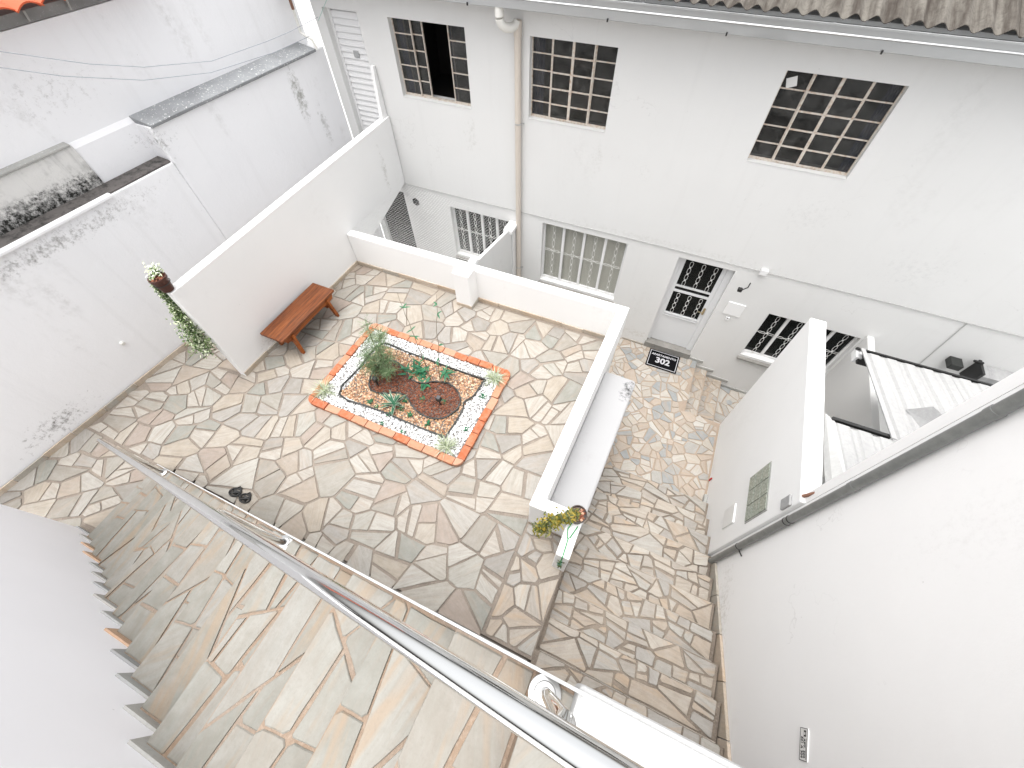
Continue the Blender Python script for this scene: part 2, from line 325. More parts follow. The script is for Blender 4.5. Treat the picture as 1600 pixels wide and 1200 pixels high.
M_potd = mat('dark_brown_pot', (0.035,0.018,0.012), 0.5)
M_claya = mat('clay_pellet', (0.19,0.062,0.032), 0.9); M_clayb = mat('clay_pellet_dark', (0.11,0.038,0.022), 0.9); M_clayc = mat('clay_pellet_light', (0.27,0.11,0.06), 0.9)
M_pw = [mat('white_pebble', (0.68,0.68,0.67), 0.7), mat('white_pebble_cool', (0.56,0.56,0.57), 0.7), mat('white_pebble_bright', (0.76,0.76,0.75), 0.7)]
M_pt = [mat('tan_pebble', (0.44,0.26,0.14), 0.7), mat('pink_pebble', (0.48,0.29,0.19), 0.7), mat('cream_pebble', (0.60,0.45,0.31), 0.7), mat('brown_pebble', (0.28,0.14,0.07), 0.7)]
def leaf(name, col, rough=0.5):
    m = mat(name, col, rough, spec=0.35); n = N(m)
    oi = n.noise(n.pos(), 14, 3, 0.6); n.color(n.mix(n.ramp(oi, [(0.35,(0,0,0)),(0.7,(1,1,1))]), col, tuple(x*0.62 for x in col)))
    n.b.inputs['Subsurface Weight'].default_value = 0.0
    return m
M_lf = leaf('feathery_green', (0.10,0.17,0.07)); M_lf2 = leaf('feathery_pale', (0.21,0.27,0.15))
M_br = leaf('bright_green_leaf', (0.03,0.16,0.07), 0.4); M_br2 = leaf('teal_green_leaf', (0.03,0.14,0.07), 0.35)
M_ag = leaf('agave_leaf', (0.035,0.13,0.07)); M_agw = leaf('pale_leaf_edge', (0.50,0.56,0.45))
M_vg = leaf('variegated_green', (0.16,0.24,0.08)); M_vc = leaf('variegated_cream', (0.60,0.66,0.45)); M_vd = leaf('variegated_dark', (0.07,0.13,0.04))
M_yg = leaf('yellow_green_leaf', (0.19,0.17,0.015)); M_yd = leaf('olive_leaf', (0.06,0.075,0.012)); M_yy = leaf('golden_leaf', (0.36,0.26,0.03))
M_tuft = leaf('pale_grass', (0.34,0.40,0.22)); M_tuft2 = leaf('silvery_grass', (0.52,0.56,0.42))
M_stem = mat('brown_stem', (0.13,0.10,0.055), 0.8); M_cord = mat('green_cord', (0.03,0.26,0.08), 0.6)
M_net = mat('white_net_cord', (0.74,0.74,0.72), 0.7)
M_wire = mat('grey_wire', (0.30,0.32,0.36), 0.6); M_teal = mat('teal_wire', (0.36,0.52,0.47), 0.6)
M_cabl = mat('grey_cable', (0.42,0.42,0.41), 0.7)
M_mat = mat('black_coir_mat', (0.005,0.005,0.006), 0.95, spec=0.1); n_ = N(M_mat); n_.bump(n_.noise(n_.pos(), 300, 2, 0.6), 0.8, 0.006)
M_print = mat('grey_print', (0.48,0.48,0.50), 0.9)
M_sign = mat('white_sign', (0.72,0.72,0.71), 0.4); M_ink = mat('black_ink', (0.01,0.01,0.01), 0.5)
M_gblock = mat('green_glass_block', (0.26,0.29,0.24), 0.15); n_ = N(M_gblock)
n_.color(n_.ramp(n_.noise(n_.pos((1,3,3)), 13, 5, 0.7), [(0.35,(0.16,0.19,0.15)),(0.55,(0.30,0.33,0.28)),(0.72,(0.42,0.45,0.40))]))
M_hook = mat('red_plastic', (0.4,0.02,0.02), 0.4)

# ================================================================ paving generator
def clip(poly, px, py, nx, ny):
    out = []; n = len(poly)
    for i in range(n):
        a = poly[i]; b = poly[(i+1) % n]
        da = (a[0]-px)*nx + (a[1]-py)*ny; db = (b[0]-px)*nx + (b[1]-py)*ny
        if da <= 0: out.append(a)
        if (da < 0 < db) or (db < 0 < da):
            t = da/(da-db); out.append((a[0]+(b[0]-a[0])*t, a[1]+(b[1]-a[1])*t))
    return out
def area(p): return 0.5*sum(p[i][0]*p[(i+1)%len(p)][1] - p[(i+1)%len(p)][0]*p[i][1] for i in range(len(p)))
def cen(p):
    A = area(p); cx = cy = 0
    if abs(A) < 1e-9: return p[0]
    for i in range(len(p)):
        a = p[i]; b = p[(i+1) % len(p)]; k = a[0]*b[1]-b[0]*a[1]; cx += (a[0]+b[0])*k; cy += (a[1]+b[1])*k
    return (cx/(6*A), cy/(6*A))
def inset(p, d, rnd):
    """offset every edge of a convex polygon inwards"""
    q = list(p)
    for i in range(len(p)):
        a = p[i]; b = p[(i+1) % len(p)]; ex, ey = b[0]-a[0], b[1]-a[1]; L = math.hypot(ex, ey)
        if L < 1e-6: continue
        nx, ny = ey/L, -ex/L; dd = d*(rnd.uniform(0.5, 1.25) if rnd.random() < 0.8 else rnd.uniform(1.4, 2.6))
        q = clip(q, a[0]-nx*dd, a[1]-ny*dd, nx, ny)
        if len(q) < 3: return []
    return q
def longaxis(p):
    c = cen(p); sxx = syy = sxy = 0
    for x, y in p: sxx += (x-c[0])**2; syy += (y-c[1])**2; sxy += (x-c[0])*(y-c[1])
    return 0.5*math.atan2(2*sxy, sxx-syy)
def ok(p, ar=3.6):
    """no slivers, hardly any triangles"""
    p = [p[i] for i in range(len(p)) if math.dist(p[i], p[i-1]) > 0.03]
    if len(p) < 4: return False
    la = longaxis(p); c = cen(p); us = [(u-c[0])*math.cos(la)+(v-c[1])*math.sin(la) for u, v in p]; ws = [-(u-c[0])*math.sin(la)+(v-c[1])*math.cos(la) for u, v in p]
    return (max(us)-min(us)) < ar*(max(ws)-min(ws)) and abs(area(p)) > 0.45*(max(us)-min(us))*(max(ws)-min(ws))
def crazy(x0, x1, y0, y1, n, rnd, split=0.45, axis=0.0, stretch=1.0, joint=0.011, freeang=True, tgt=None, ar=3.6):
    """crazy paving: stretched Voronoi cells, many of them cut once more by a random chord"""
    ca, sa = math.cos(axis), math.sin(axis)
    A = (x1-x0)*(y1-y0); g = math.sqrt(A/n); pts = []; tgt = tgt or A/n*0.6
    tries = 0
    while len(pts) < n and tries < n*60:
        tries += 1; x = rnd.uniform(x0, x1); y = rnd.uniform(y0, y1); rr = g*rnd.uniform(0.45, 0.95)
        if all(((x-a)*ca+(y-b)*sa)**2/stretch**2 + (-(x-a)*sa+(y-b)*ca)**2*stretch**2 > rr*rr for a, b in pts): pts.append((x, y))
    T = [((x*ca+y*sa)/stretch, (-x*sa+y*ca)*stretch) for x, y in pts]
    out = []
    for i, (x, y) in enumerate(T):
        near = sorted(range(len(T)), key=lambda j: (T[j][0]-x)**2 + (T[j][1]-y)**2)[1:22]
        L = 6*g*max(stretch, 1); p = [(x-L, y-L), (x+L, y-L), (x+L, y+L), (x-L, y+L)]
        for j in near:
            mx, my = (T[j][0]+x)/2, (T[j][1]+y)/2; p = clip(p, mx, my, T[j][0]-x, T[j][1]-y)
            if len(p) < 3: break
        if len(p) < 3: continue
        p = [((u*stretch)*ca - (v/stretch)*sa, (u*stretch)*sa + (v/stretch)*ca) for u, v in p]
        for (qx, qy, nx, ny) in ((x0,0,-1,0),(x1,0,1,0),(0,y0,0,-1),(0,y1,0,1)):
            p = clip(p, qx, qy, nx, ny)
            if len(p) < 3: break
        if len(p) < 3: continue
        if area(p) < 0: p.reverse()
        todo = [p]; base = rnd.uniform(0, math.pi) if freeang else axis + rnd.gauss(0, 0.12)
        for it in range(3):
            nxt = []
            for q in todo:
                if len(q) < 3: continue
                aq = abs(area(q)); lim = tgt*rnd.uniform(0.55, 1.9)
                if aq < lim or rnd.random() > split+0.35: nxt.append(q); continue
                c = cen(q); la = longaxis(q)
                # cut across when the piece is long already, else slice parallel to the bundle
                us = [(u-c[0])*math.cos(la)+(v-c[1])*math.sin(la) for u, v in q]; vs_ = [-(u-c[0])*math.sin(la)+(v-c[1])*math.cos(la) for u, v in q]
                ratio = (max(us)-min(us))/max(1e-6, max(vs_)-min(vs_))
                a = la+math.pi/2 if ratio > ar*0.55 else (base if rnd.random() < 0.7 else la+math.pi/2)
                a += rnd.gauss(0, 0.16); nx, ny = -math.sin(a), math.cos(a); o = rnd.uniform(-0.16, 0.16)*g
                A1, B1 = clip(q, c[0]+nx*o, c[1]+ny*o, nx, ny), clip(q, c[0]+nx*o, c[1]+ny*o, -nx, -ny)
                if ok(A1, ar) and ok(B1, ar): nxt += [A1, B1]
                else: nxt.append(q)
            todo = nxt
        for q in todo:
            if len(q) < 3: continue
            q = inset(q, joint, rnd)
            if len(q) >= 3 and abs(area(q)) > 0.0012: out.append(q)
    return out
def roughen(p, rnd, amp):
    # drop tiny edges, knock corners, wobble the long edges
    q = [p[i] for i in range(len(p)) if math.dist(p[i], p[i-1]) > 0.012]
    if len(q) < 3: return p
    r = []
    for i in range(len(q)):
        a, b, c = q[i-1], q[i], q[(i+1) % len(q)]
        if rnd.random() < 0.5:
            k = rnd.uniform(0.005, 0.020); la = math.dist(a, b); lc = math.dist(b, c); k = min(k, la*0.3, lc*0.3)
            r.append((b[0]+(a[0]-b[0])*k/la, b[1]+(a[1]-b[1])*k/la)); r.append((b[0]+(c[0]-b[0])*k/lc, b[1]+(c[1]-b[1])*k/lc))
        else: r.append(b)
        lc = math.dist(b, c)
        if lc > 0.10:
            for t in ((0.5,) if lc < 0.22 else (0.33, 0.66)):
                tt = t + rnd.uniform(-0.08, 0.08); e = rnd.uniform(-amp, amp*0.35); nx, ny = (c[1]-b[1])/lc, -(c[0]-b[0])/lc
                r.append((b[0]+(c[0]-b[0])*tt+nx*e, b[1]+(c[1]-b[1])*tt+ny*e))
    return r
def lay(polys, z, mater, parent, rnd, h=0.012, amp=0.006, name='stone', axis=None, cap=290):
    polys = sorted(polys, key=lambda p: -abs(area(p)))
    rest = MB()
    for p in polys[cap:]:
        q = roughen(p, rnd, amp*0.5); rest.prism(q, z-0.004, z+h-0.002)
    if rest.v:
        o = rest.build('small_stones', mater, parent); o['kind'] = 'stuff'
    for p in polys[:cap]:
        p = roughen(p, rnd, amp); c = cen(p); a = longaxis(p) if axis is None else axis + rnd.gauss(0, 0.25)
        ca, sa = math.cos(-a), math.sin(-a); hh = h + rnd.uniform(-0.003, 0.003)
        loc = [((x-c[0])*ca-(y-c[1])*sa, (x-c[0])*sa+(y-c[1])*ca) for x, y in p]; n = len(loc)
        tx, ty = rnd.gauss(0, 0.006), rnd.gauss(0, 0.006); r = max(abs(u)+abs(v) for u, v in loc)
        vs = [(u, v, -0.004) for u, v in loc] + [(u, v, hh-0.004+u*tx+v*ty) for u, v in loc] + [(u*(1-0.005/r*1.6), v*(1-0.005/r*1.6), hh+u*tx+v*ty) for u, v in loc]
        fs = [(i,(i+1)%n,n+(i+1)%n,n+i) for i in range(n)] + [(n+i,n+(i+1)%n,2*n+(i+1)%n,2*n+i) for i in range(n)] + [tuple(2*n+i for i in range(n))]
        me = bpy.data.meshes.new(name); me.from_pydata(vs, [], fs); me.materials.append(mater)
        o = bpy.data.objects.new(name, me); COL.objects.link(o); o.parent = parent; o.location = Vector((c[0], c[1], z)) - wl(parent); o.rotation_euler = (0, 0, a)
def skirting(parent, a, b, z, h, t, mater, rnd, seg=0.42, name='skirting_tile'):
    """row of skirting tiles from a to b (xy), standing out to the left of a->b by t"""
    a = Vector((*a, 0)); b = Vector((*b, 0)); L = (b-a).length; d = (b-a)/L; nrm = Vector((-d.y, d.x, 0)); s = 0
    while s < L-0.02:
        e = min(L, s + seg*rnd.uniform(0.75, 1.2))
        if L-e < 0.1: e = L
        p = a+d*(s+0.003); q = a+d*(e-0.003); hh = h*rnd.uniform(0.94, 1.06); tt = t*rnd.uniform(0.85, 1.2)
        mb = MB(); mb.add([p, q, q+nrm*tt, p+nrm*tt] + [v+Vector((0,0,hh)) for v in (p, q, q+nrm*tt, p+nrm*tt)], [(0,1,2,3),(4,5,6,7),(0,1,5,4),(1,2,6,5),(2,3,7,6),(3,0,4,7)])
        mb.v = [(v[0], v[1], v[2]+z) for v in mb.v]
        mb.build(name, mater, parent, at=((p+q)/2+Vector((0,0,z))), bevel=0.003); s = e

TZ = 1.848     # terrace level
FY = 6.25      # facade plane
rnd = random.Random(7)
# ================================================================ ground and floors
MB().box(-60, 60, -60, 60, -1.4, -1.2).build('ground', M_yard).__setitem__('kind', 'structure')
tb = MB().prism([(-7.3,-3.2),(-5.0,-3.2),(-5.0,-0.97),(-5.0,0.05),(0.1,0.05),(0.1,1.30),(-0.33,1.30),(-0.33,4.5),(-7.3,4.5)], -1.1, TZ).build('terrace_floor', M_mter)
setp(tb, kind='structure')
pv = crazy(-6.72, -0.46, 0.0, 4.36, 195, rnd, split=0.55, axis=0.6, stretch=1.1, joint=0.0105, tgt=0.085)
BX = (-4.02, -1.53, 1.57, 3.22)
def keep(p):
    x, y = cen(p)
    if BX[0]+0.14 < x < BX[1]-0.14 and BX[2]+0.14 < y < BX[3]-0.14: return False
    if x < -5.36 and y > 2.8: return False
    return x > -6.62+0.0686*y
ter = [p for p in pv if keep(p)]
ter += [p for p in crazy(-6.80, -5.02, -1.9, -0.01, 28, rnd, 0.4, axis=0.7, stretch=1.2, tgt=0.09) if not (cen(p)[0] > -5.30 and cen(p)[1] < -0.9)]
lay(ter, TZ, M_ter, tb, rnd)
lay(crazy(-0.45, 0.095, 0.06, 1.29, 15, rnd, 0.4, tgt=0.04), TZ, M_cor, tb, rnd)
wk = MB().box(-0.6, 1.30, 3.2, FY+0.1, -1.1, 0).box(1.30, 1.96, 3.2, 4.92, -1.1, 0).build('walkway_floor', M_mwlk); setp(wk, kind='structure')
wp = [p for p in crazy(-0.45, 1.93, 3.21, FY-0.01, 170, rnd, 0.45, joint=0.0075, tgt=0.028) if not (cen(p)[0] > 1.25 and cen(p)[1] > 4.88)]
lay(wp, 0, M_wlk, wk, rnd, h=0.010, amp=0.005)
ly = MB().box(-6.6, -2.8, 4.5, FY+0.1, -1.1, 0.0).build('sunken_patio_floor', M_yard); setp(ly, kind='structure')
ly = MB().box(1.957, 9, 2.3, FY+0.1, -1.1, -0.535).build('lower_yard_floor', M_yard); setp(ly, kind='structure')

# low steps that go down along the facade
ds = thing('descending_steps', 'three low stone steps going down along the facade past the black mat', 'steps', (1.6, 5.6, -0.51))
for k, (xa, xb) in enumerate(((1.30, 1.57), (1.57, 1.93), (1.93, 3.1))):
    z = -0.17*(k+1)
    st = MB().box(xa, xb, 4.93, FY+0.05, -1.1, z).build('step', M_mwlk, ds, at=((xa+xb)/2, 5.6, z))
    lay(crazy(xa+0.004, xb-0.01, 4.94, FY-0.01, 13 if k < 2 else 24, rnd, 0.2, joint=0.007), z, M_cor if k != 2 else M_wlk, st, rnd, h=0.009)
dr = MB().lathe([(0.055,0),(0.06,0.006),(0.045,0.008),(0.043,0.004),(0.0,0.004)], (2.2, 5.88, -0.498), 18).build('floor_drain', M_galv, at=(2.2,5.88,-0.498))
setp(dr, 'small round metal drain in the lower step paving by the white wall', 'drain')

# ================================================================ passage stairs (right)
ps = thing('passage_stairs', 'stone stairs climbing from the walkway between parapet and side building wall', 'staircase', (1.0, 1.7, 0))
NS = 10; RI = TZ/NS; G = (3.2-0.16)/9
for k in range(NS):
    yb = 3.2 - G*k; ya = yb-G if k < NS-1 else -0.02; z = RI*(k+1); x0 = 0.10 if k < 9 else 0.104
    sx = 0.10 if yb < 1.5 else -0.1
    st = MB().box(sx, 1.955, ya, yb, -1.0, z).build('step', M_mcor, ps, at=(1.0, (ya+yb)/2, z))
    pl = crazy(sx+0.03, 1.93, ya+0.012, yb+0.006, 9 if k < 9 else 5, rnd, 0.75, axis=0, stretch=1.4, joint=0.009, freeang=False, tgt=0.026, ar=4.0)
    lay(pl, z, M_cor, st, rnd, h=0.011, amp=0.006, axis=0)
    # riser stones
    for q in range(4):
        xa = sx+0.05+q*(1.85-sx)/4; 
        inst_r = MB().box(xa, xa+(1.8-sx)/4, yb+0.001, yb+0.010, z-RI+0.016, z-0.012).build('riser_stone', M_cor, st, at=(xa+0.2, yb, z-RI/2), bevel=0.004)

# ================================================================ main staircase (left, under the camera)
ms = thing('entrance_stairs', 'long stone staircase with polished handrail rising from the terrace towards the viewer', 'staircase', (-2.5, -0.48, TZ))
RX = [-4.97,-4.63,-4.29,-3.95,-3.68,-3.41,-3.12,-2.80,-2.51,-2.22,-1.937,-1.638,-1.383,-1.10,-0.81,-0.52,-0.23,0.06,0.35,0.64,0.93,1.22]
RZ = [2.08,2.31,2.54,2.72,2.90,3.09,3.31,3.49,3.69,3.875,4.07,4.27,4.46,4.65,4.84,5.03,5.22,5.41,5.60,5.79,5.98,6.17]
SY = -0.965
for k in range(len(RX)-1):
    xa, xb, z = RX[k], RX[k+1], RZ[k]
    st = MB().box(xa, xb, SY, -0.003, 1.0 if k else 1.7, z).build('step', M_mstr, ms, at=((xa+xb)/2, -0.48, z))
    pl = crazy(xa-0.004, xb-0.006, SY+0.012, -0.006, 2, rnd, 0.65, axis=math.pi/2, stretch=1.6, joint=0.0055, freeang=False, tgt=0.05, ar=7.0)
    lay(pl, z, M_str, st, rnd, h=0.006, amp=0.004, axis=math.pi/2)
prof = [(RX[0]-0.15, TZ)]
for k in range(len(RX)-1): prof.append((RX[k]-0.01, RZ[k]+0.012))
prof += [(RX[-1], RZ[-2]+0.012), (RX[-1], 1.0), (RX[0]-0.15, 1.0)]
MB().prism([(x, z) for x, z in prof], -0.002, 0.007, ax='y').build('stringer', M_kerb, ms)
# white kerb on the upper flight
def sz(x): return RZ[0] + (x-RX[0])*0.6585
kb = [(0.165, sz(0.165)-0.1),(0.165, sz(0.165)+0.02),(0.40, sz(0.40)+0.025),(0.8, sz(0.8)+0.02),(1.2, sz(1.2)+0.02),(1.2, sz(1.2)-0.1)]
MB().prism(kb, -0.115, 0.022, ax='y').build('kerb', M_kerb, ms, bevel=0.012)

# handrail
hr = thing('handrail', 'polished steel handrail pipe on short posts along the stone staircase', 'handrail', (-1.43, -0.05, 4.28))
ry = -0.062
def rz(x): return 2.75 + (x+5.13)*0.632
MB().tube([(-5.13, ry, rz(-5.13)), (-3, ry, rz(-3)), (-1, ry, rz(-1)), (1.4, ry, rz(1.4))], 0.0245, 32).build('rail_pipe', M_chrome, hr, smooth=True)
for px_ in (-4.48, -1.43, 0.09, 0.82):
    zb = sz(px_)+0.012 if px_ < 0.5 else sz(px_)+0.03
    fl = MB().lathe([(0.0,0.0),(0.044,0.0),(0.046,0.004),(0.044,0.010),(0.030,0.014),(0.028,0.020),(0.021,0.022)], (px_, -0.04, zb), 28).build('flange', M_flange, hr, smooth=True)
    MB().tube([(px_, -0.04, zb+0.01), (px_, -0.045, zb+0.6), (px_, ry, rz(px_)-0.015)], 0.019, 16).build('post', M_chrome, hr, smooth=True)

# stair wall with the saw-tooth skirting
sw = thing('stair_wall', 'smooth white wall with saw-tooth edge along the left side of the staircase', 'wall', (-3, -1.1, TZ))
MB().box(-5.39, 3.2, -1.35, SY-0.001, 0.5, 5.35).build('wall_face', M_stairwall, sw)
for k in range(len(RX)-1):
    xa, xb, z = RX[k], RX[k+1], RZ[k]
    poly = [(xa-0.035, z-0.13), (xa+0.002, z+0.0), (xb-0.002, z+0.0), (xb-0.002, z+0.052), (xa-0.045, z+0.060), (xa-0.05, z-0.13)]
    poly = [(xa-0.046, RZ[k-1]+0.055 if k else TZ), (xa-0.001, RZ[k-1]+0.055 if k else TZ), (xa-0.001, z), (xb-0.002, z), (xb-0.002, z+0.054), (xa-0.046, z+0.054)]
    c = MB(); c.prism([poly[0], poly[1], poly[2], (poly[2][0], poly[5][1]), poly[5]], SY-0.0005, SY+0.013, ax='y'); c.prism([poly[2], poly[3], poly[4], (poly[2][0], poly[4][1])], SY-0.0005, SY+0.013, ax='y')
    c.build('skirting_stone', M_skgrey, sw, at=((xa+xb)/2, SY, z))
MB().box(-5.385, RX[0]-0.048, SY-0.0005, SY+0.013, TZ, TZ+0.06).build('skirting_stone', M_skgrey, sw, at=(-5.2, SY, TZ))

# ================================================================ parapet round the terrace
pp = thing('terrace_parapet', 'low white parapet with square pillar round the far and right sides of the terrace', 'wall', (-0.4, 4.45, TZ))
PZ = 2.49
def lwall(pts, z0, z1):  # plan polygon
    return MB().prism(pts, z0, z1)
lwall([(-5.195,4.385),(-0.445,4.42),(-0.465,1.305),(0.115,1.305),(0.115,0.955),(-0.028,0.955),(-0.028,1.30),(-0.03,1.30)][:0] or
      [(-5.195,4.375),(-0.40,4.43),(-0.465,1.305),(-0.03,1.305),(-0.03,0.955),(0.115,0.955),(0.115,1.44),(-0.315,1.44),(-0.245,4.58),(-5.195,4.52)], -0.9 if False else TZ-0.05, PZ).build('parapet_wall', M_parapet, pp, bevel=0.014)
MB().box(-2.99, -2.70, 4.17, 4.42, TZ-0.02, PZ+0.055).build('pillar', M_parapet, pp, bevel=0.014)
MB().prism([(-0.313,1.442),(0.14,1.442),(0.20,3.70),(0.17,3.745),(-0.263,3.745)], -0.2, 1.96).build('ledge', M_ledge, pp, bevel=0.03)
MB().box(-5.19, -0.26, 4.505, 4.515, -0.9, TZ-0.05).build('retaining_face', M_facade, pp)
MB().prism([(-0.32,4.5),(-0.32,3.75),(-0.26,3.75),(-0.26,4.5)], -0.9, TZ-0.05).build('retaining_face', M_facade, pp)
skirting(pp, (-3.0, 4.405), (-5.18, 4.375), TZ, 0.085, 0.018, M_skirt, rnd)
skirting(pp, (-0.42, 4.425), (-2.69, 4.405), TZ, 0.085, 0.018, M_skirt, rnd)
skirting(pp, (-2.70, 4.168), (-2.99, 4.168), TZ, 0.075, 0.012, M_skirt, rnd, 0.5)
skirting(pp, (-2.698, 4.40), (-2.698, 4.16), TZ, 0.075, 0.012, M_skirt, rnd, 0.5)
skirting(pp, (-0.04, 1.303), (-0.46, 1.303), TZ, 0.03, 0.012, M_mcor, rnd, 0.5)

# ================================================================ partition wall
pw = thing('partition_wall', 'tall white partition wall beside the wooden bench on the terrace', 'wall', (-5.27, 3.5, TZ))
prof = [(1.565, TZ-0.02),(1.60,3.50),(3.9,3.57),(6.24,3.625),(6.24,2.44),(4.50,1.93),(4.42,TZ-0.02)]
MB().prism(prof, -5.325, -5.20, ax='x').build('partition_face', M_white, pw, bevel=0.010)
MB().prism([(6.236,3.50),(6.236,4.35),(6.18,4.35),(6.10,3.615)], -5.30, -5.24, ax='x').build('buttress', M_white, pw)
skirting(pw, (-5.203, 4.37), (-5.203, 1.57), TZ, 0.085, 0.020, M_skirt, rnd)

# ================================================================ left boundary wall
def LP(off, y, z): return (-6.65+0.0686*y+off, y, z)
bw = thing('boundary_wall', 'weathered white boundary wall with stepped ledges on the left of the terrace', 'wall', (-6.65, 2.0, TZ))
def slab(profile, y0, y1):
    """profile (off,z) extruded along the wall"""
    n = len(profile); vs = [LP(o_, y0, z) for o_, z in profile] + [LP(o_, y1, z) for o_, z in profile]
    return MB().add(vs, [tuple(range(n-1,-1,-1)), tuple(range(n,2*n))] + [(i,(i+1)%n,n+(i+1)%n,n+i) for i in range(n)])
slab([(0,0.5),(0,4.06),(-0.5,4.06),(-0.5,0.5)], -3.2, 3.15).build('lower_wall', M_bound, bw, bevel=0.012)
slab([(0,0.0),(0,4.49),(-0.5,4.49),(-0.5,0.0)], 3.152, 6.26).build('lower_wall', M_bound, bw, bevel=0.012)
slab([(-0.24,4.062),(-0.24,4.55),(-0.6,4.55),(-0.6,4.062)], -3.2, 2.40).build('upper_wall', M_grime, bw, bevel=0.01)
slab([(-0.26,4.062),(-0.262,4.50),(-0.299,4.56),(-0.6,4.56),(-0.6,4.062)], 2.402, 3.17).build('upper_wall', M_bound, bw, bevel=0.01)
slab([(-0.30,4.5),(-0.30,5.52),(-0.7,5.52),(-0.7,4.5)], -3.2, 6.26).build('upper_wall', M_bound, bw)
slab([(0.03,4.47),(0.035,4.51),(-0.36,4.575),(-0.36,4.492)], 3.16, 6.06).build('coping', M_cap, bw, bevel=0.008)
slab([(0.04,4.04),(0.04,4.085),(-0.02,4.095),(-0.02,4.064)], -3.2, 2.28).build('coping', M_bound, bw, bevel=0.012)
slab([(-0.021,4.064),(-0.021,4.078),(-0.24,4.10),(-0.24,4.064)], -3.2, 3.14).build('mould_ledge', M_mould, bw)
slab([(-0.22,4.552),(-0.22,4.575),(-0.36,4.60),(-0.36,4.552)], -3.2, 2.38).build('coping', M_capold, bw, bevel=0.006)
slab([(0.04,4.05),(0.02,4.49),(-0.03,4.49),(-0.03,4.05)], 3.135, 3.165).build('trim_edge', M_bound, bw, bevel=0.008)
a = LP(0.001, -3.0, 0); b = LP(0.001, 2.7, 0)
skirting(bw, (b[0]+0.018, b[1]), (a[0]+0.018, a[1]), TZ, 0.088, 0.018, M_skirt, rnd, 0.42)
# mould patches near the foot of the wall (their own shape)
sp = MB().tube([LP(-0.02,1.09,2.51), LP(0.035,1.09,2.50)], 0.026, 14).build('spout', M_pipew, bw, smooth=True)

nb = thing('neighbour_eaves', 'grey eaves with red roof tiles above the boundary wall in the top left corner', 'roof', LP(-0.4, 3.0, 5.5))
slab([(-0.30,5.525),(-0.26,5.63),(-0.9,5.70),(-0.9,5.525)], -3.2, 6.4).build('eave_board', M_soffit, nb, bevel=0.004)
for j in range(7):
    y = 2.05 + j*0.42
    MB().bar(LP(-0.258, y, 5.545), LP(-0.222, y, 5.63), 0.018, 0.008).build('eave_joint', M_capold, nb)
for j in range(15):
    y = 0.75 + j*0.225; mb = MB(); vs = []
    for q, (o_, z_) in enumerate(((-0.10+0.02*(j % 2), 5.645),(-0.62, 5.80))):
        for i in range(9):
            t = i/8; vs.append(LP(o_, y+0.25*t, z_+0.05*math.sin(math.pi*t)))
            vs.append(LP(o_, y+0.25*t, z_+0.05*math.sin(math.pi*t)+0.014))
    fs = []
    for i in range(8):
        a0 = 2*i; fs += [(a0,a0+2,a0+20,a0+18),(a0+1,a0+19,a0+21,a0+3),(a0,a0+1,a0+3,a0+2),(a0+18,a0+20,a0+21,a0+19)]
    fs += [(0,18,19,1),(16,17,35,34)]
    mb.add(vs, fs).build('roof_tile', M_tile, nb, smooth=True)
for j, pts in enumerate(([(-6.33,2.2,5.55),(-6.25,2.92,5.23),(-6.22,3.41,5.06),(-6.16,4.21,4.89),(-6.10,5.10,4.86),(-6.07,5.57,4.86),(-6.0,6.12,4.90)], [(-6.34,2.1,5.46),(-6.27,2.63,5.21),(-6.22,3.32,4.96),(-6.17,4.13,4.79),(-6.1,5.17,4.72),(-6.07,6.0,4.72)])):
    o = MB().tube(pts, 0.0035, 5).build('wire', M_wire if j == 0 else M_wire, at=pts[3])
    setp(o, ('upper' if j == 0 else 'lower') + ' thin grey wire sagging across the left boundary wall', 'wire')
o = MB().tube([(-6.0,6.10,4.86),(-5.75,6.16,5.12),(-5.4,6.2,5.45)], 0.004, 5).build('wire', M_teal, at=(-5.75,6.16,5.1)); setp(o, 'short teal wire running up past the louvred door', 'wire')

rp = thing('rusty_pipe', 'thin rusty pipe with white elbow in the corner above the grey coping', 'pipe', (-6.45,6.12,4.6))
MB().tube([(-6.45,6.12,5.4),(-6.45,6.12,4.95)], 0.022, 10).build('pipe', M_rust, rp, smooth=True); MB().tube([(-6.45,6.12,4.95),(-6.44,6.10,4.68),(-6.36,6.08,4.66),(-6.24,6.08,4.62),(-6.20,6.08,4.50)], 0.02, 10).build('elbow', M_pipew, rp, smooth=True)
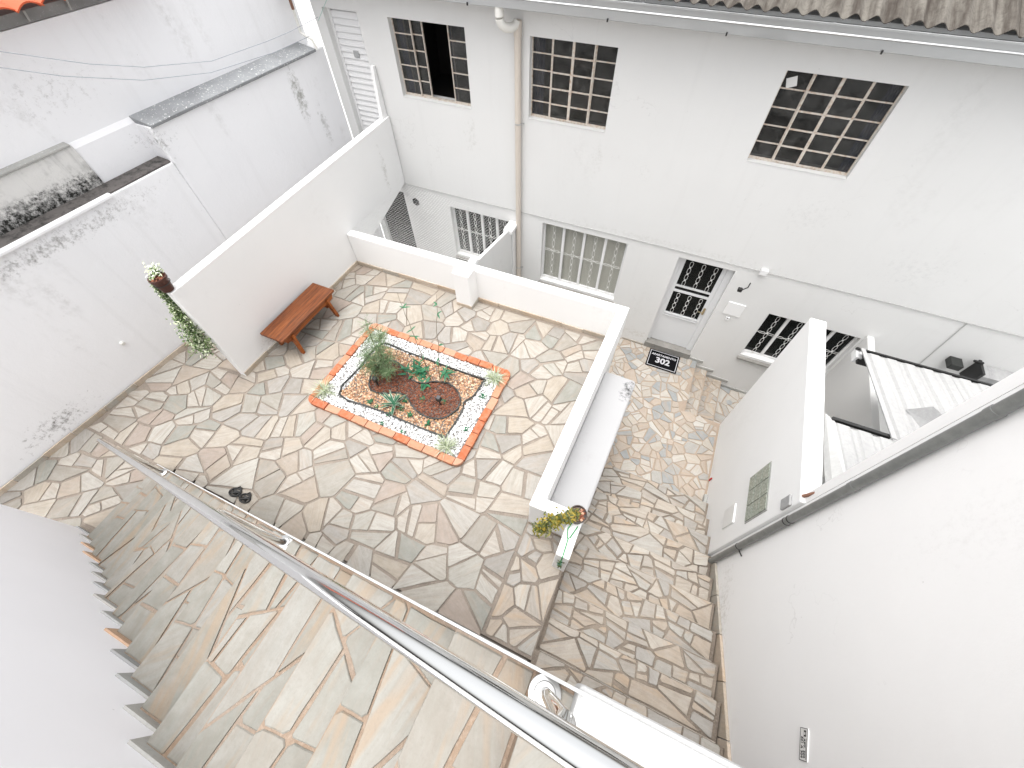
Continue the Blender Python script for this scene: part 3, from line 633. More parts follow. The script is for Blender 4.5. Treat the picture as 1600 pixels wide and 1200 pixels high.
# ================================================================ main building
mbld = thing('main_building', 'long white two storey house with steel windows and fibre cement roof', 'house', (0, FY, 0))
OPEN = []   # x0,x1,z0,z1,depth
UW = [(-4.82,-3.56,3.97,4.97),(-2.587,-1.40,3.99,4.97),(0.545,1.735,3.97,4.97)]
LWN = [(-4.245,-2.93,1.03,2.15),(-2.275,-0.685,0.99,2.31),(1.92,3.33,0.565,1.665)]
DOOR = (0.195,1.105,0.0,2.305)
LD = (-6.00,-5.36,2.45,4.99)
PD = (-6.05,-5.32,0.0,2.20)
for q in UW: OPEN.append((*q, 0.10))
for q in LWN: OPEN.append((*q, 0.12))
OPEN += [(*DOOR, 0.16), (*LD, 0.14), (*PD, 0.10)]
def facade(x0, x1, z0, z1, ops, y, back):
    xs = sorted({x0, x1, *[v for q in ops for v in q[:2]]}); zs = sorted({z0, z1, *[v for q in ops for v in q[2:4]]})
    mb = MB(); ix = {}
    def V(x, yy, z):
        k = (round(x,4), round(yy,4), round(z,4))
        if k not in ix: ix[k] = len(mb.v); mb.v.append((x, yy, z))
        return ix[k]
    def F(*a): mb.f.append(a); mb.mi.append(0)
    for i in range(len(xs)-1):
        for j in range(len(zs)-1):
            cx, cz = (xs[i]+xs[i+1])/2, (zs[j]+zs[j+1])/2
            if any(q[0] < cx < q[1] and q[2] < cz < q[3] for q in ops): continue
            F(V(xs[i],y,zs[j]), V(xs[i+1],y,zs[j]), V(xs[i+1],y,zs[j+1]), V(xs[i],y,zs[j+1]))
    for q in ops:
        d = y+0.25
        for (a, b) in (((q[0],q[2]),(q[1],q[2])),((q[1],q[2]),(q[1],q[3])),((q[1],q[3]),(q[0],q[3])),((q[0],q[3]),(q[0],q[2]))):
            F(V(a[0],y,a[1]), V(a[0],d,a[1]), V(b[0],d,b[1]), V(b[0],y,b[1]))
    F(V(x0,y,z0), V(x0,y,z1), V(x0,back,z1), V(x0,back,z0)); F(V(x0,y,z1), V(x1,y,z1), V(x1,back,z1), V(x0,back,z1)); F(V(x1,y,z0), V(x1,back,z0), V(x1,back,z1), V(x1,y,z1))
    return mb
fw_ = facade(-6.19, 9.0, -1.0, 5.46, OPEN, FY, FY+3.2)
fw_.build('facade_wall', M_facade, mbld, fix=False)
# rooms behind the openings: plain dark shells
for q in [*UW, *LWN, DOOR, PD]:
    a = 0.25
    mb = MB(); x0, x1, z0, z1 = q[0]-a, q[1]+a, q[2]-0.2, q[3]+0.1
    y0, y1 = FY+0.2505, FY+1.6
    mb.add([(x0,y0,z0),(x1,y0,z0),(x1,y1,z0),(x0,y1,z0),(x0,y0,z1),(x1,y0,z1),(x1,y1,z1),(x0,y1,z1)], [(0,1,2,3),(4,7,6,5),(1,5,6,2),(2,6,7,3),(3,7,4,0)])
    mb.build('room_shell', M_room, mbld, fix=False)
def cloth(x0, x1, z0, z1, y, mat_, parent, folds=6, amp=0.02):  # curtains, and the tinted cloths standing in for a pane reflection
    mb = MB(); n = folds*8; vs = []
    for i in range(n+1):
        t = i/n; x = x0+(x1-x0)*t; yy = y+amp*math.sin(t*folds*2*math.pi)
        vs += [(x, yy, z0), (x, yy, z1)]
    mb.add(vs, [(2*i, 2*i+2, 2*i+3, 2*i+1) for i in range(n)]); return mb.build('window_cloth', mat_, parent, smooth=True, fix=False)
def steel_leaf(x0, x1, z0, z1, y, cols, rows, win, proto, fr=0.014, edge=None, pane_mat=None):
    """one leaf of a steel window: outer bars, glazing bars, panes"""
    e = fr
    for k in range(cols+1):
        x = x0+(x1-x0)*k/cols; x = min(max(x, x0+e/2), x1-e/2); MB().box(x-e/2, x+e/2, y-0.014, y+0.014, z0, z1).build('glazing_stile', M_wframe, win, at=(x,y,z0))
    hb = None
    for k in range(rows+1):
        z = z0+(z1-z0)*k/rows; z = min(max(z, z0+e/2), z1-e/2)
        if hb is None: hb = MB().box(x0+0.001, x1-0.001, y-0.011, y+0.011, z-e/2, z+e/2).build('glazing_bar', M_wframe, win, at=((x0+x1)/2,y,z))
        else: inst(hb, ((x0+x1)/2,y,z), win)
    pwid = (x1-x0)/cols; ph = (z1-z0)/rows
    for i in range(cols):
        for j in range(rows):
            cx = x0+pwid*(i+0.5); cz = z0+ph*(j+0.5)
            p = MB().box(cx-pwid/2+0.004, cx+pwid/2-0.004, y-0.002, y+0.002, cz-ph/2+0.004, cz+ph/2-0.004).build('pane', pane_mat or M_glass, win, at=(cx,y,cz))
            p.rotation_euler = (rnd.gauss(0,0.004), 0, rnd.gauss(0,0.006))
def upper_window(q, opened=False):
    x0, x1, z0, z1 = q; W = x1-x0; y = FY+0.10
    win = MB().box(x0, x1, y-0.02, y+0.03, z0, z0+0.022).build('window', M_wframe, mbld, at=((x0+x1)/2, FY, z0))
    MB().box(x0+0.001, x1-0.001, FY-0.006, FY+0.078, z0+0.0005, z0+0.006).build('sill', M_facade, win)
    z0 += 0.022
    if not opened:
        steel_leaf(x0, x0+W/4, z0, z1, y, 1, 5, win, None)
        steel_leaf(x0+W/4, x0+W/2, z0, z1, y-0.018, 1, 5, win, None, 0.018)
        steel_leaf(x0+W/2, x0+3*W/4, z0, z1, y-0.018, 1, 5, win, None, 0.018)
        steel_leaf(x0+3*W/4, x1, z0, z1, y, 1, 5, win, None)
    else:
        steel_leaf(x0, x0+W/4, z0, z1, y, 1, 5, win, None)
        steel_leaf(x0+0.17, x0+0.49, z0, z1, y+0.032, 1, 5, win, None)
        steel_leaf(x0+3*W/4-0.015, x1, z0, z1, y, 1, 5, win, None)
        steel_leaf(x0+3*W/4+0.02, x1+0.02, z0, z1, y+0.032, 1, 5, win, None)
    return win
w1 = upper_window(UW[0], True); cloth(UW[0][0]+0.01, UW[0][0]+0.16, 3.98, 4.96, FY+0.19, M_lav, w1); cloth(UW[0][1]-0.33, UW[0][1]-0.01, 3.98, 4.96, FY+0.165, M_lav, w1, 5, 0.012)  # both lavender cloths paint the reflection on these panes, no curtains here
w2 = upper_window(UW[1]); cloth(UW[1][0]+0.01, UW[1][0]+0.17, 3.98, 4.96, FY+0.145, M_blue, w2, 3, 0.012)
w3 = upper_window(UW[2]); cloth(UW[2][1]-0.12, UW[2][1]-0.01, 3.98, 4.96, FY+0.145, M_blue, w3, 3, 0.012)
st = MB().bar((0.60,FY+0.092,4.82),(0.70,FY+0.092,4.86), 0.004, 0.10, up=(0,0,1)).build('sticker', M_sign, w3)
# chains of the ornamental grilles
def chain(mb, a, b, wid, n, r=0.0026, side=(1,0,0)):
    a = Vector(a); b = Vector(b); d = (b-a)/n; s = Vector(side)*wid/2
    for k in range(n):
        p = a+d*k
        P = [p+d*0.06, p+d*0.24+s, p+d*0.76+s, p+d*0.94, p+d*0.76-s, p+d*0.24-s]
        for i in range(6): mb.bar(P[i], P[(i+1)%6], r*2, r*2, up=(0,1,0))
        mb.bar(p-d*0.06-s*0.7, p+d*0.06+s*0.7, r*2, r*2, up=(0,1,0)); mb.bar(p-d*0.06+s*0.7, p+d*0.06-s*0.7, r*2, r*2, up=(0,1,0))
def lower_window(q, cols, glass, window_cloth=None, mids=True):
    x0, x1, z0, z1 = q; y = FY+0.11; W = x1-x0; t = 0.035
    win = MB().box(x0+0.04, x1-0.04, y-0.02, y+0.02, z0, z0+0.05).box(x0, x1, y-0.021, y+0.02, z1-t, z1).box(x0, x0+t, y-0.02, y+0.021, z0, z1).box(x1-t, x1, y-0.02, y+0.021, z0, z1).build('window', M_alu, mbld, at=((x0+x1)/2, FY, z0))
    for k in range(1, cols):
        x = x0+W*k/cols; MB().box(x-0.024, x+0.024, y-0.03, y+0.016, z0+0.048, z1-t+0.001).build('mullion', M_alu, win)
    for k in range(cols):
        xa = x0+W*k/cols+0.02; xb = x0+W*(k+1)/cols-0.02
        MB().box(xa, xb, y+0.004, y+0.008, z0+0.045, z1-0.03).build('pane', glass, win)
    mb = MB()
    for k in range(cols):
        x = x0+W*(k+0.55)/cols; chain(mb, (x, y-0.045, z0+0.06), (x, y-0.045, z1-0.05), 0.045, max(5, round((z1-z0)/0.16)))
    zm = z0+(z1-z0)*0.56; chain(mb, (x0+0.03, y-0.06, zm), (x1-0.03, y-0.06, zm), 0.035, 9, side=(0,0,1))
    mb.build('grille', M_chain, win)
    MB().add([(x0-0.02,FY-0.05,z0-0.075),(x1+0.02,FY-0.05,z0-0.075),(x1+0.02,FY+0.085,z0-0.004),(x0-0.02,FY+0.085,z0-0.004),(x0-0.02,FY-0.05,z0-0.10),(x1+0.02,FY-0.05,z0-0.10),(x1+0.02,FY+0.085,z0-0.10),(x0-0.02,FY+0.085,z0-0.10)],
             [(0,1,2,3),(4,7,6,5),(0,4,5,1),(1,5,6,2),(2,6,7,3),(3,7,4,0)]).build('sill', M_granite, win)
    if window_cloth: cloth(x0+0.01, x1-0.01, z0+0.01, z1-0.01, FY+0.142, window_cloth, win, 9, 0.012)
    return win
lower_window(LWN[0], 4, M_gclean); lower_window(LWN[1], 4, M_gcurt, M_curt); lower_window(LWN[2], 4, M_gclean)
# door
x0, x1, z0, z1 = DOOR; y = FY+0.12
dr_ = MB().box(x0+0.06, x1-0.10, y, y+0.04, 0.16, 0.97).box(x0+0.06, x0+0.13, y, y+0.04, 0.97, z1-0.04).box(x1-0.17, x1-0.10, y, y+0.04, 0.97, z1-0.04).box(x0+0.13, x1-0.17, y, y+0.04, 1.50, 1.545).box(x0+0.13, x1-0.17, y, y+0.04, 1.62, 1.655).box(x0+0.13, x1-0.17, y, y+0.04, z1-0.09, z1-0.04).build('door', M_door, mbld, at=((x0+x1)/2, FY, 0))
MB().box(x0, x0+0.06, y-0.03, y+0.05, 0.15, z1).box(x1-0.10, x1, y-0.03, y+0.05, 0.15, z1).box(x0+0.06, x1-0.10, y-0.03, y+0.05, z1-0.04, z1).build('door_frame', M_door, dr_, bevel=0.004)
MB().box(x0+0.125, x1-0.165, y+0.018, y+0.022, 0.96, 1.505).build('pane', M_gclean, dr_); MB().box(x0+0.125, x1-0.165, y+0.018, y+0.022, 1.54, 1.625).build('pane', M_gclean, dr_); MB().box(x0+0.125, x1-0.165, y+0.018, y+0.022, 1.65, z1-0.085).build('pane', M_gclean, dr_)
for k in range(3):
    x = x0+0.13+(x1-x0-0.30)*(k+0.5)/3+0.01
    for za, zb in ((0.99,1.50),(1.66,z1-0.09)):
        mb = MB(); chain(mb, (x, y-0.012, za), (x, y-0.012, zb), 0.05, 4); mb.build('grille_chain', M_chain, dr_)
MB().box(x0+0.12, x1-0.16, y-0.02, y-0.002, 0.945, 0.97).box(x0+0.12, x1-0.16, y-0.02, y-0.002, 0.895, 0.915).build('moulding', M_door, dr_)
MB().box(x1-0.155, x1-0.115, y-0.012, y-0.001, 1.14, 1.30).bar((x1-0.135,y-0.012,1.22),(x1-0.135,y-0.05,1.22),0.014,0.014).bar((x1-0.135,y-0.05,1.22),(x1-0.235,y-0.05,1.225),0.016,0.016).build('handle', mat('brass_handle',(0.45,0.38,0.25),0.3,0.9), dr_, bevel=0.003)
MB().box(x0-0.02, x1+0.02, FY-0.035, FY+0.13, 0.0, 0.152).build('threshold', M_granite, dr_, bevel=0.004)
# louvred door
x0, x1, z0, z1 = LD; y = FY+0.12
ld = MB().box(x0, x0+0.045, y-0.02, y+0.03, z0, z1).box(x1-0.03, x1, y-0.02, y+0.03, z0, z1).box(x0+0.045, x1-0.03, y-0.02, y+0.03, z1-0.04, z1).box(x0+0.04, x1-0.02, y+0.03, y+0.035, z0, z1).build('louvred_door', M_alu, mbld, at=((x0+x1)/2, FY, z0))
z = z0+0.02; proto = None
while z < z1-0.07:
    if proto is None:
        proto = MB().add([(x0+0.046,y-0.016,z+0.004),(x1-0.031,y-0.016,z+0.004),(x1-0.031,y+0.006,z+0.080),(x0+0.046,y+0.006,z+0.080),(x0+0.046,y-0.010,z+0.002),(x1-0.031,y-0.010,z+0.002),(x1-0.031,y+0.012,z+0.078),(x0+0.046,y+0.012,z+0.078)],
            [(0,1,2,3),(4,7,6,5),(0,4,5,1),(1,5,6,2),(2,6,7,3),(3,7,4,0)]).build('slat', M_alu, ld, at=((x0+x1)/2, y, z))
    else: inst(proto, ((x0+x1)/2, y, z), ld)
    z += 0.085
MB().box(-5.71,-5.61,y-0.024,y-0.014,4.37,4.46).build('lock_plate', M_galv, ld); MB().lathe([(0.028,0),(0.028,0.012),(0.0,0.014)], (0,0,0), 14).build('lock', M_black, ld).matrix_local = Matrix.Translation(Vector((-5.66,y-0.024,4.415))-WL[ld.name]) @ Matrix.Rotation(R(90),4,'X')
# patio door (dark, seen through the net)
x0, x1, z0, z1 = PD
pd = MB().box(x0, x0+0.05, FY+0.06, FY+0.10, z0, z1).box(x1-0.05, x1, FY+0.06, FY+0.10, z0, z1).box(x0+0.05,x1-0.05,FY+0.06,FY+0.10,1.05,1.12).box(x0+0.05,x1-0.05,FY+0.061,FY+0.099,1.30,1.35).box(x0+0.05,x1-0.05,FY+0.06,FY+0.10,0,0.1).build('patio_door', M_black, mbld, at=((x0+x1)/2,FY,0))
MB().box(x0+0.04, x1-0.04, FY+0.075, FY+0.08, 0.1, z1).build('pane', M_black, pd)
# little hexagonal vent and skirting on the facade
MB().add([(-5.05+0.085*math.cos(R(30+60*k)), FY-0.006, 2.06+0.085*math.sin(R(30+60*k))) for k in range(6)]+[(-5.05+0.085*math.cos(R(30+60*k)), FY+0.002, 2.06+0.085*math.sin(R(30+60*k))) for k in range(6)], [(0,1,2,3,4,5),(6,7,8,9,10,11)]+[(k,(k+1)%6,6+(k+1)%6,6+k) for k in range(6)]).build('vent', M_black, mbld)
skirting(mbld, (0.17, FY-0.001), (-0.3, FY-0.001), 0, 0.05, 0.02, M_wlk, rnd, 0.5)
for (xa, xb, zt) in ((1.13,1.30,0.0),(1.30,1.57,-0.17),(1.57,1.93,-0.34),(1.93,3.0,-0.51)):
    MB().box(xa, xb+0.11, FY-0.022, FY-0.0015, zt-0.0, zt+0.075).build('skirting_tile', M_capold, mbld, at=(xa,FY,zt), bevel=0.004)
# facade ledge line: render band above cable is slightly proud
# roof sheets, gutter, downpipe
def sheet(x0, x1, y0, z0, y1, z1, per, amp, trap=False, sub=8, th=0.006):
    n = max(2, int(round((x1-x0)/per*sub))); vs = []
    for i in range(n+1):
        x = x0+(x1-x0)*i/n; ph = (x/per) % 1.0
        if trap: hgt = amp*max(0, min(1, (0.5-abs(ph-0.5)-0.12)/0.11))
        else: hgt = amp*0.5*(1+math.cos(2*math.pi*ph))
        for yy, zz in ((y0, z0), (y1, z1)):
            vs += [(x, yy, zz+hgt), (x, yy, zz+hgt-th)]
    fs = []
    for i in range(n):
        a = 4*i; b = a+4
        fs += [(a, b, b+2, a+2), (a+1, a+3, b+3, b+1), (a, a+1, b+1, b), (a+2, b+2, b+3, a+3)]
    fs += [(0,2,3,1), (4*n, 4*n+1, 4*n+3, 4*n+2)]
    return MB().add(vs, fs)
for k in range(13):
    xa = -4.0+0.885*k
    sheet(xa, xa+0.91, 5.98, 5.49+0.004*(k % 2), 9.2, 6.35+0.004*(k % 2), 0.177, 0.052).build('roof_sheet', M_fibro, mbld, smooth=True, at=(xa+0.45, 6, 5.5))
MB().prism([(5.93,5.30),(5.93,5.455),(5.915,5.455),(5.915,5.47),(5.945,5.47),(5.945,5.315),(6.10,5.315),(6.10,5.44),(6.115,5.44),(6.115,5.30),(6.03,5.27)], -6.5, 9.0, ax='x').build('gutter', M_galv, mbld)
MB().prism([(5.925,5.385),(5.918,5.395),(5.925,5.405)], -6.5, 9.0, ax='x').build('gutter_fold', M_galv, mbld)
MB().box(-6.5, 9.0, 6.10, FY+0.02, 5.40, 5.475).build('eave_board', M_white, mbld)
for x in (-3.3,-1.5,-0.2,1.25,2.5):
    MB().box(x-0.008, x+0.008, 5.912, 5.93, 5.285, 5.315).build('gutter_screw', M_black, mbld)
for x in (-1.15, 0.72, 2.7):
    MB().prism([(5.926,5.298),(5.926,5.457),(5.912,5.457),(5.912,5.472),(5.949,5.472),(5.949,5.298)], x, x+0.03, ax='x').build('gutter_joint', M_galv, mbld)
dpx, dpy = -2.735, FY-0.058
dpipe = MB().tube([(dpx, dpy, 5.00), (dpx, dpy, 3.9), (dpx, dpy, 2), (dpx, dpy, -0.1)], 0.047, 20).build('downpipe', M_pipe, mbld, smooth=True)
MB().tube([(dpx-0.16,5.99,5.30),(dpx-0.16,5.99,5.20)], 0.055, 20).build('elbow', M_pipew, dpipe, smooth=True)
pts = []
for t in range(9):
    a = math.pi*t/8; pts.append((dpx-0.16+0.16*(1-math.cos(a))/2, 5.99+(dpy-5.99)*(1-math.cos(a))/2, 5.18-0.085*math.sin(a)+(-0.05)*t/8))
MB().tube(pts, 0.053, 18).build('elbow', M_pipew, dpipe, smooth=True)
MB().tube([pts[-1], (dpx,dpy,5.12), (dpx,dpy,4.97)], 0.053, 18).build('elbow', M_pipe, dpipe, smooth=True)
for z in (3.92, 1.2):
    MB().tube([(dpx,dpy,z-0.008),(dpx,dpy,z+0.008)], 0.051, 20).bar((dpx+0.04,dpy-0.01,z),(dpx+0.09,dpy+0.03,z),0.01,0.014).build('clamp', M_galv, dpipe)

# cables and boxes on the facade
o = MB().tube([(-5.19,FY-0.012,2.415),(-3,FY-0.012,2.42),(-0.5,FY-0.010,2.432),(1.4,FY-0.012,2.425),(3.0,FY-0.010,2.43),(4.2,FY-0.012,2.42),(8.9,FY-0.012,2.42)], 0.006, 6).tube([(4.21,FY-0.012,2.42),(4.27,FY-0.012,1.5),(4.28,FY-0.012,0.9)],0.006,6).build('facade_cable', M_cabl, at=(0,FY,2.42)); setp(o, 'thin pale cable running along the house wall above the lower windows', 'cable')
jb = MB().box(1.425,1.535,FY-0.06,FY-0.001,2.39,2.49).build('junction_box', M_alu, at=(1.48,FY,2.39), bevel=0.008); setp(jb, 'small white junction box on the facade cable right of the door', 'junction box')
wlm = thing('wall_lamp', 'small black spot lamp on curved arm from a white round base beside the door', 'lamp', (1.39,FY,2.19))
MB().lathe([(0.05,0),(0.05,0.02),(0.03,0.045),(0.0,0.05)], n=16).build('base', M_alu, wlm).matrix_local = Matrix.Rotation(R(90),4,'X')
MB().tube([(1.39,FY-0.04,2.19),(1.37,FY-0.14,2.17),(1.30,FY-0.20,2.15),(1.265,FY-0.23,2.17)], 0.009, 8).build('arm', M_black, wlm, smooth=True)
MB().box(1.225,1.295,FY-0.27,FY-0.21,2.14,2.20).build('lamp_head', M_black, wlm, bevel=0.01)
mp_ = MB().box(1.25,1.535,FY-0.018,FY-0.001,1.42,1.70).build('meter_panel', M_white, at=(1.39,FY,1.42), bevel=0.003); setp(mp_, 'flat white square cover panel on the wall right of the door', 'panel')
bl = thing('doorbell', 'tiny white doorbell push below the square cover panel', 'doorbell', (1.375,FY,1.33))
MB().box(1.345,1.405,FY-0.02,FY-0.001,1.29,1.36).build('plate', M_alu, bl, bevel=0.004); MB().box(1.367,1.383,FY-0.026,FY-0.02,1.335,1.35).build('button', M_black, bl)

# ================================================================ netted patio
dv = thing('patio_divider', 'white panel wall closing the netted patio beside the beige downpipe', 'wall', (-2.82,5.4,0))
MB().prism([(4.53,-0.2),(4.53,2.47),(6.02,2.20),(6.02,-0.2)], -2.86, -2.80, ax='x').build('divider_face', M_facade, dv, bevel=0.008)
MB().box(-2.90,-2.78,6.03,6.249,-0.2,2.12).build('post', M_alu, dv)
MB().box(-2.93,-2.75,5.92,6.247,2.125,2.20).build('post_cap', M_alu, dv, bevel=0.01)
MB().box(-2.88,-2.76,4.50,4.66,2.47,2.545).build('corner_cap', M_alu, dv, bevel=0.01)
nn = MB()
def netp(u, v):
    x = -5.19+2.31*u; zl = 2.44+(2.49-2.44)*0; zr = 2.20
    zn = 2.50 - 0.0*u; zf = 2.42+(2.17-2.42)*u
    y = 4.53+1.70*v; z = zn+(zf-zn)*v - 0.10*math.sin(math.pi*u)*math.sin(math.pi*v)
    return Vector((x, y, z))
NU, NV = 44, 32
for i in range(NU+1):
    for j in range(0, NV, 4): nn.tube([netp(i/NU, j/NV), netp(i/NU, (j+2)/NV), netp(i/NU, (j+4)/NV)], 0.0011, 3, cap=False)
for j in range(NV+1):
    for i in range(0, NU, 4): nn.tube([netp(i/NU, j/NV), netp((i+2)/NU, j/NV), netp((i+4)/NU, j/NV)], 0.0011, 3, cap=False)
o = nn.build('safety_net', M_net, at=(-4,5.4,2.4), fix=False); setp(o, 'white cord safety net stretched over the sunken patio behind the parapet', 'net')

# ================================================================ side building, passage wall, roofs (right)
sb = thing('side_building', 'tall blank white side building wall on the lower right of the view', 'building', (2.2, 0, 0))
MB().box(2.0, 6.5, -5, 2.27, -1.1, 5.6).build('building_wall', M_right, sb, bevel=0.01)
for k in range(5):
    yb = 2.10-0.47*k; ya = yb-0.462
    def zs(y): return RI + (3.2-y)/G*RI
    MB().prism([(ya, zs(ya)-0.25), (yb, zs(yb)-0.25), (yb, zs(yb)+0.05), (ya, zs(ya)+0.05+rnd.uniform(-0.008,0.008))], 1.968, 1.999, ax='x').build('skirting_tile', M_skirt, sb, at=(1.98,(ya+yb)/2,zs(yb)), bevel=0.004)
MB().box(2.0, 2.2, 2.271, 2.37, 2.89, 5.6).build('corner_strip', M_right, sb)
gp = thing('grey_downpipe', 'dark grey downpipe with joints at the corner of the side building', 'downpipe', (1.955,2.13,0.45))
MB().tube([(1.952,2.13,0.45),(1.952,2.13,3.0),(1.952,2.13,5.5)], 0.037, 22).build('pipe', M_gpipe, gp, smooth=True)
for z in (1.6, 2.66, 2.73, 3.62, 4.78):
    MB().tube([(1.952,2.13,z),(1.952,2.13,z+0.05 if z in (3.62,4.78) else z+0.012)], 0.041, 22).build('collar', M_gpipe if z in (3.62,4.78) else M_black, gp, smooth=True)
MB().bar((1.952,2.08,1.62),(1.99,2.02,1.62),0.012,0.012).build('bracket', M_black, gp)
pwl = thing('passage_wall', 'thick white garden wall with glass block window between passage and lower yard', 'wall', (2.05,3.6,0))
MB().prism([(2.272,-1.0),(2.272,2.885),(4.91,2.885),(4.91,-1.0)], 1.957, 2.15, ax='x').build('wall_body', M_white, pwl, bevel=0.014)
GB = (2.41,3.03,1.70,2.22)
gw = MB().box(1.949,1.956,GB[0]-0.012,GB[1]+0.012,GB[2]-0.012,GB[3]+0.012).build('glass_block_window', M_capold, pwl, at=(1.95,2.72,1.96))
for i in range(3):
    for j in range(3):
        ya = GB[0]+(GB[1]-GB[0])*i/3+0.005; yb = GB[0]+(GB[1]-GB[0])*(i+1)/3-0.005; za = GB[2]+(GB[3]-GB[2])*j/3+0.005; zb = GB[2]+(GB[3]-GB[2])*(j+1)/3-0.005
        MB().box(1.939,1.949,ya,yb,za,zb).build('glass_block', M_gblock, gw, at=(1.945,(ya+yb)/2,(za+zb)/2), bevel=0.006)
MB().box(1.935,1.957,2.52,2.80,1.0,1.34).build('cover_plate', M_sign, pwl, bevel=0.004)
MB().box(1.90,1.956,2.28,3.4,-0.02,0.10).build('footing', M_capold, pwl, bevel=0.02)
MB().box(1.93,1.957,2.28,2.40,2.56,2.74).build('bare_patch', M_gsheet, pwl, bevel=0.01)
MB().box(1.93,1.956,3.68,3.70,0.03,0.14).build('tap', M_hook, pwl, bevel=0.004)
ry0, rz0, rsl = 4.93, 2.54, 0.238
def rzr(y): return rz0+(ry0-y)*rsl
rf = thing('yard_roof', 'white washed corrugated lean-to roof with stepped front edge over the lower yard', 'roof', (3.5,3.5,2.6))
sheet(2.22, 2.755, 3.30, rzr(3.30), 2.28, rzr(2.28), 0.20, 0.022, True, 16).build('roof_sheet', M_wsheet, rf)
for k in range(4):
    xa = 2.76+0.98*k; sheet(xa, xa+1.0, 4.93, rzr(4.93)+0.003*(k % 2), 2.28, rzr(2.28)+0.003*(k % 2), 0.20, 0.022, True, 16).build('roof_sheet', M_wsheet, rf)
MB().box(2.70, 6.7, 4.97, 4.995, 2.52, 2.55).build('front_beam', M_black, rf)
MB().box(2.75, 6.7, 4.80, 4.96, 2.44, 2.48).build('front_beam', M_black, rf)
MB().box(2.72, 2.79, 4.86, 5.02, 2.40, 2.50).build('beam_end', M_alu, rf)
MB().bar((2.75,4.95,2.585),(2.75,3.30,2.98),0.05,0.014).build('edge_strip', M_wsheet, rf)
MB().box(2.20, 2.75, 3.335, 3.37, rzr(3.3)-0.02, rzr(3.3)+0.02).box(2.22,2.75,3.17,3.32,rzr(3.3)-0.10,rzr(3.3)-0.05).build('front_beam', M_black, rf)
MB().add([(2.152,3.42,2.90),(2.23,3.32,2.93),(2.23,2.28,3.18),(2.152,2.28,3.06),(2.152,3.42,2.80),(2.23,3.32,2.83),(2.23,2.28,3.08),(2.152,2.28,2.96)],[(0,1,2,3),(4,7,6,5),(0,4,5,1),(1,5,6,2),(2,6,7,3),(3,7,4,0)]).build('side_flashing', M_yard, rf)
MB().bar((1.97,2.33,2.90),(2.10,2.34,3.28),0.02,0.03).build('rusty_strip', M_rust, rf)
vh = MB().add([(3.02,3.92,2.80),(3.22,3.20,2.97),(3.95,3.30,2.95),(3.55,3.98,2.80),(3.12,3.86,3.02),(3.34,3.26,3.22),(3.85,3.36,3.12)], [(0,1,5,4),(1,2,6,5),(4,5,6),(0,4,3),(4,6,3),(2,3,6),(0,3,2,1)]).build('vent_hood', M_gsheet, at=(3.4,3.5,2.9)); setp(vh, 'grey folded sheet vent hood standing on the white corrugated roof', 'vent hood')
# lower yard bits
yw = thing('yard_wall', 'pale inner yard wall seen through the gap beside the corrugated roof', 'wall', (3.4,5.4,-0.5))
MB().box(3.36,3.46,4.1,6.248,-0.52,1.76).build('wall_body', M_facade, yw, bevel=0.01)
MB().tube([(3.33,6.2,0.45),(3.33,4.2,0.45)], 0.025, 10).build('pipe', M_alu, yw, smooth=True)
yl = MB().box(2.16,3.35,4.2,4.34,-0.50,0.42).build('low_kerb', M_facade, bevel=0.012); setp(yl, 'low pale wall across the lower yard behind the passage wall', 'wall')
bx = MB().box(4.46,4.62,6.06,6.245,1.70,1.80).build('wall_box', M_blackp, at=(4.6,6.2,1.6), bevel=0.01); setp(bx, 'small black box mounted on the house wall above the corrugated roof edge', 'wall box')
ac = thing('wall_shelf', 'grey shelf panel on black bracket high on the house wall at right edge', 'shelf', (5.2,6.1,1.6))
MB().box(4.83,6.4,5.98,6.245,1.55,1.80).build('panel', M_gsheet, ac, bevel=0.006); MB().box(4.79,4.825,5.96,6.248,1.52,1.86).build('bracket', M_black, ac); MB().box(4.70,4.82,6.16,6.19,1.86,1.885).build('bracket', M_black, ac)

def text(body, size, mater, parent, loc, rot, name='lettering', ext=0.0006, bold=0.0):
    cu = bpy.data.curves.new(name, 'FONT'); cu.body = body; cu.size = size; cu.align_x = 'CENTER'; cu.align_y = 'CENTER'; cu.extrude = ext; cu.offset = bold
    t = bpy.data.objects.new('tmp', cu); COL.objects.link(t); dg = bpy.context.evaluated_depsgraph_get(); me = bpy.data.meshes.new_from_object(t.evaluated_get(dg)); bpy.data.objects.remove(t)
    me.materials.clear(); me.materials.append(mater); o = bpy.data.objects.new(name, me); COL.objects.link(o); o.parent = parent
    o.location = Vector(loc)-wl(parent); o.rotation_euler = rot; return o
dm = thing('door_mat', 'black door mat with grey lettering in front of the white door', 'door mat', (0.645,5.965,0.012))
MB().box(0.33,0.96,5.73,6.20,0.012,0.026).build('mat_body', M_mat, dm, bevel=0.004)
MB().box(0.355,0.935,5.755,5.767,0.0265,0.0275).box(0.355,0.935,6.163,6.175,0.0265,0.0275).box(0.355,0.367,5.767,6.163,0.0265,0.0275).box(0.923,0.935,5.767,6.163,0.0265,0.0275).build('border_print', M_print, dm)
text('APARTAMENTO', 0.070, M_print, dm, (0.645,6.075,0.0268), (0,0,0), bold=0.0018)
text('302', 0.20, M_print, dm, (0.645,5.93,0.0268), (0,0,0), bold=0.006)
sg = thing('wall_sign', 'small white sign with black print on the side building wall', 'sign', (1.998,0.37,3.03))
MB().box(1.990,1.999,0.275,0.465,2.985,3.075).build('plate', M_sign, sg); MB().box(1.9885,1.9899,0.275,0.465,2.985,2.9885).box(1.9885,1.9899,0.275,0.465,3.0715,3.075).box(1.9885,1.9899,0.275,0.2785,2.989,3.071).box(1.9885,1.9899,0.4615,0.465,2.989,3.071).build('border_print', M_ink, sg)
RT = (R(90),0,R(-90))
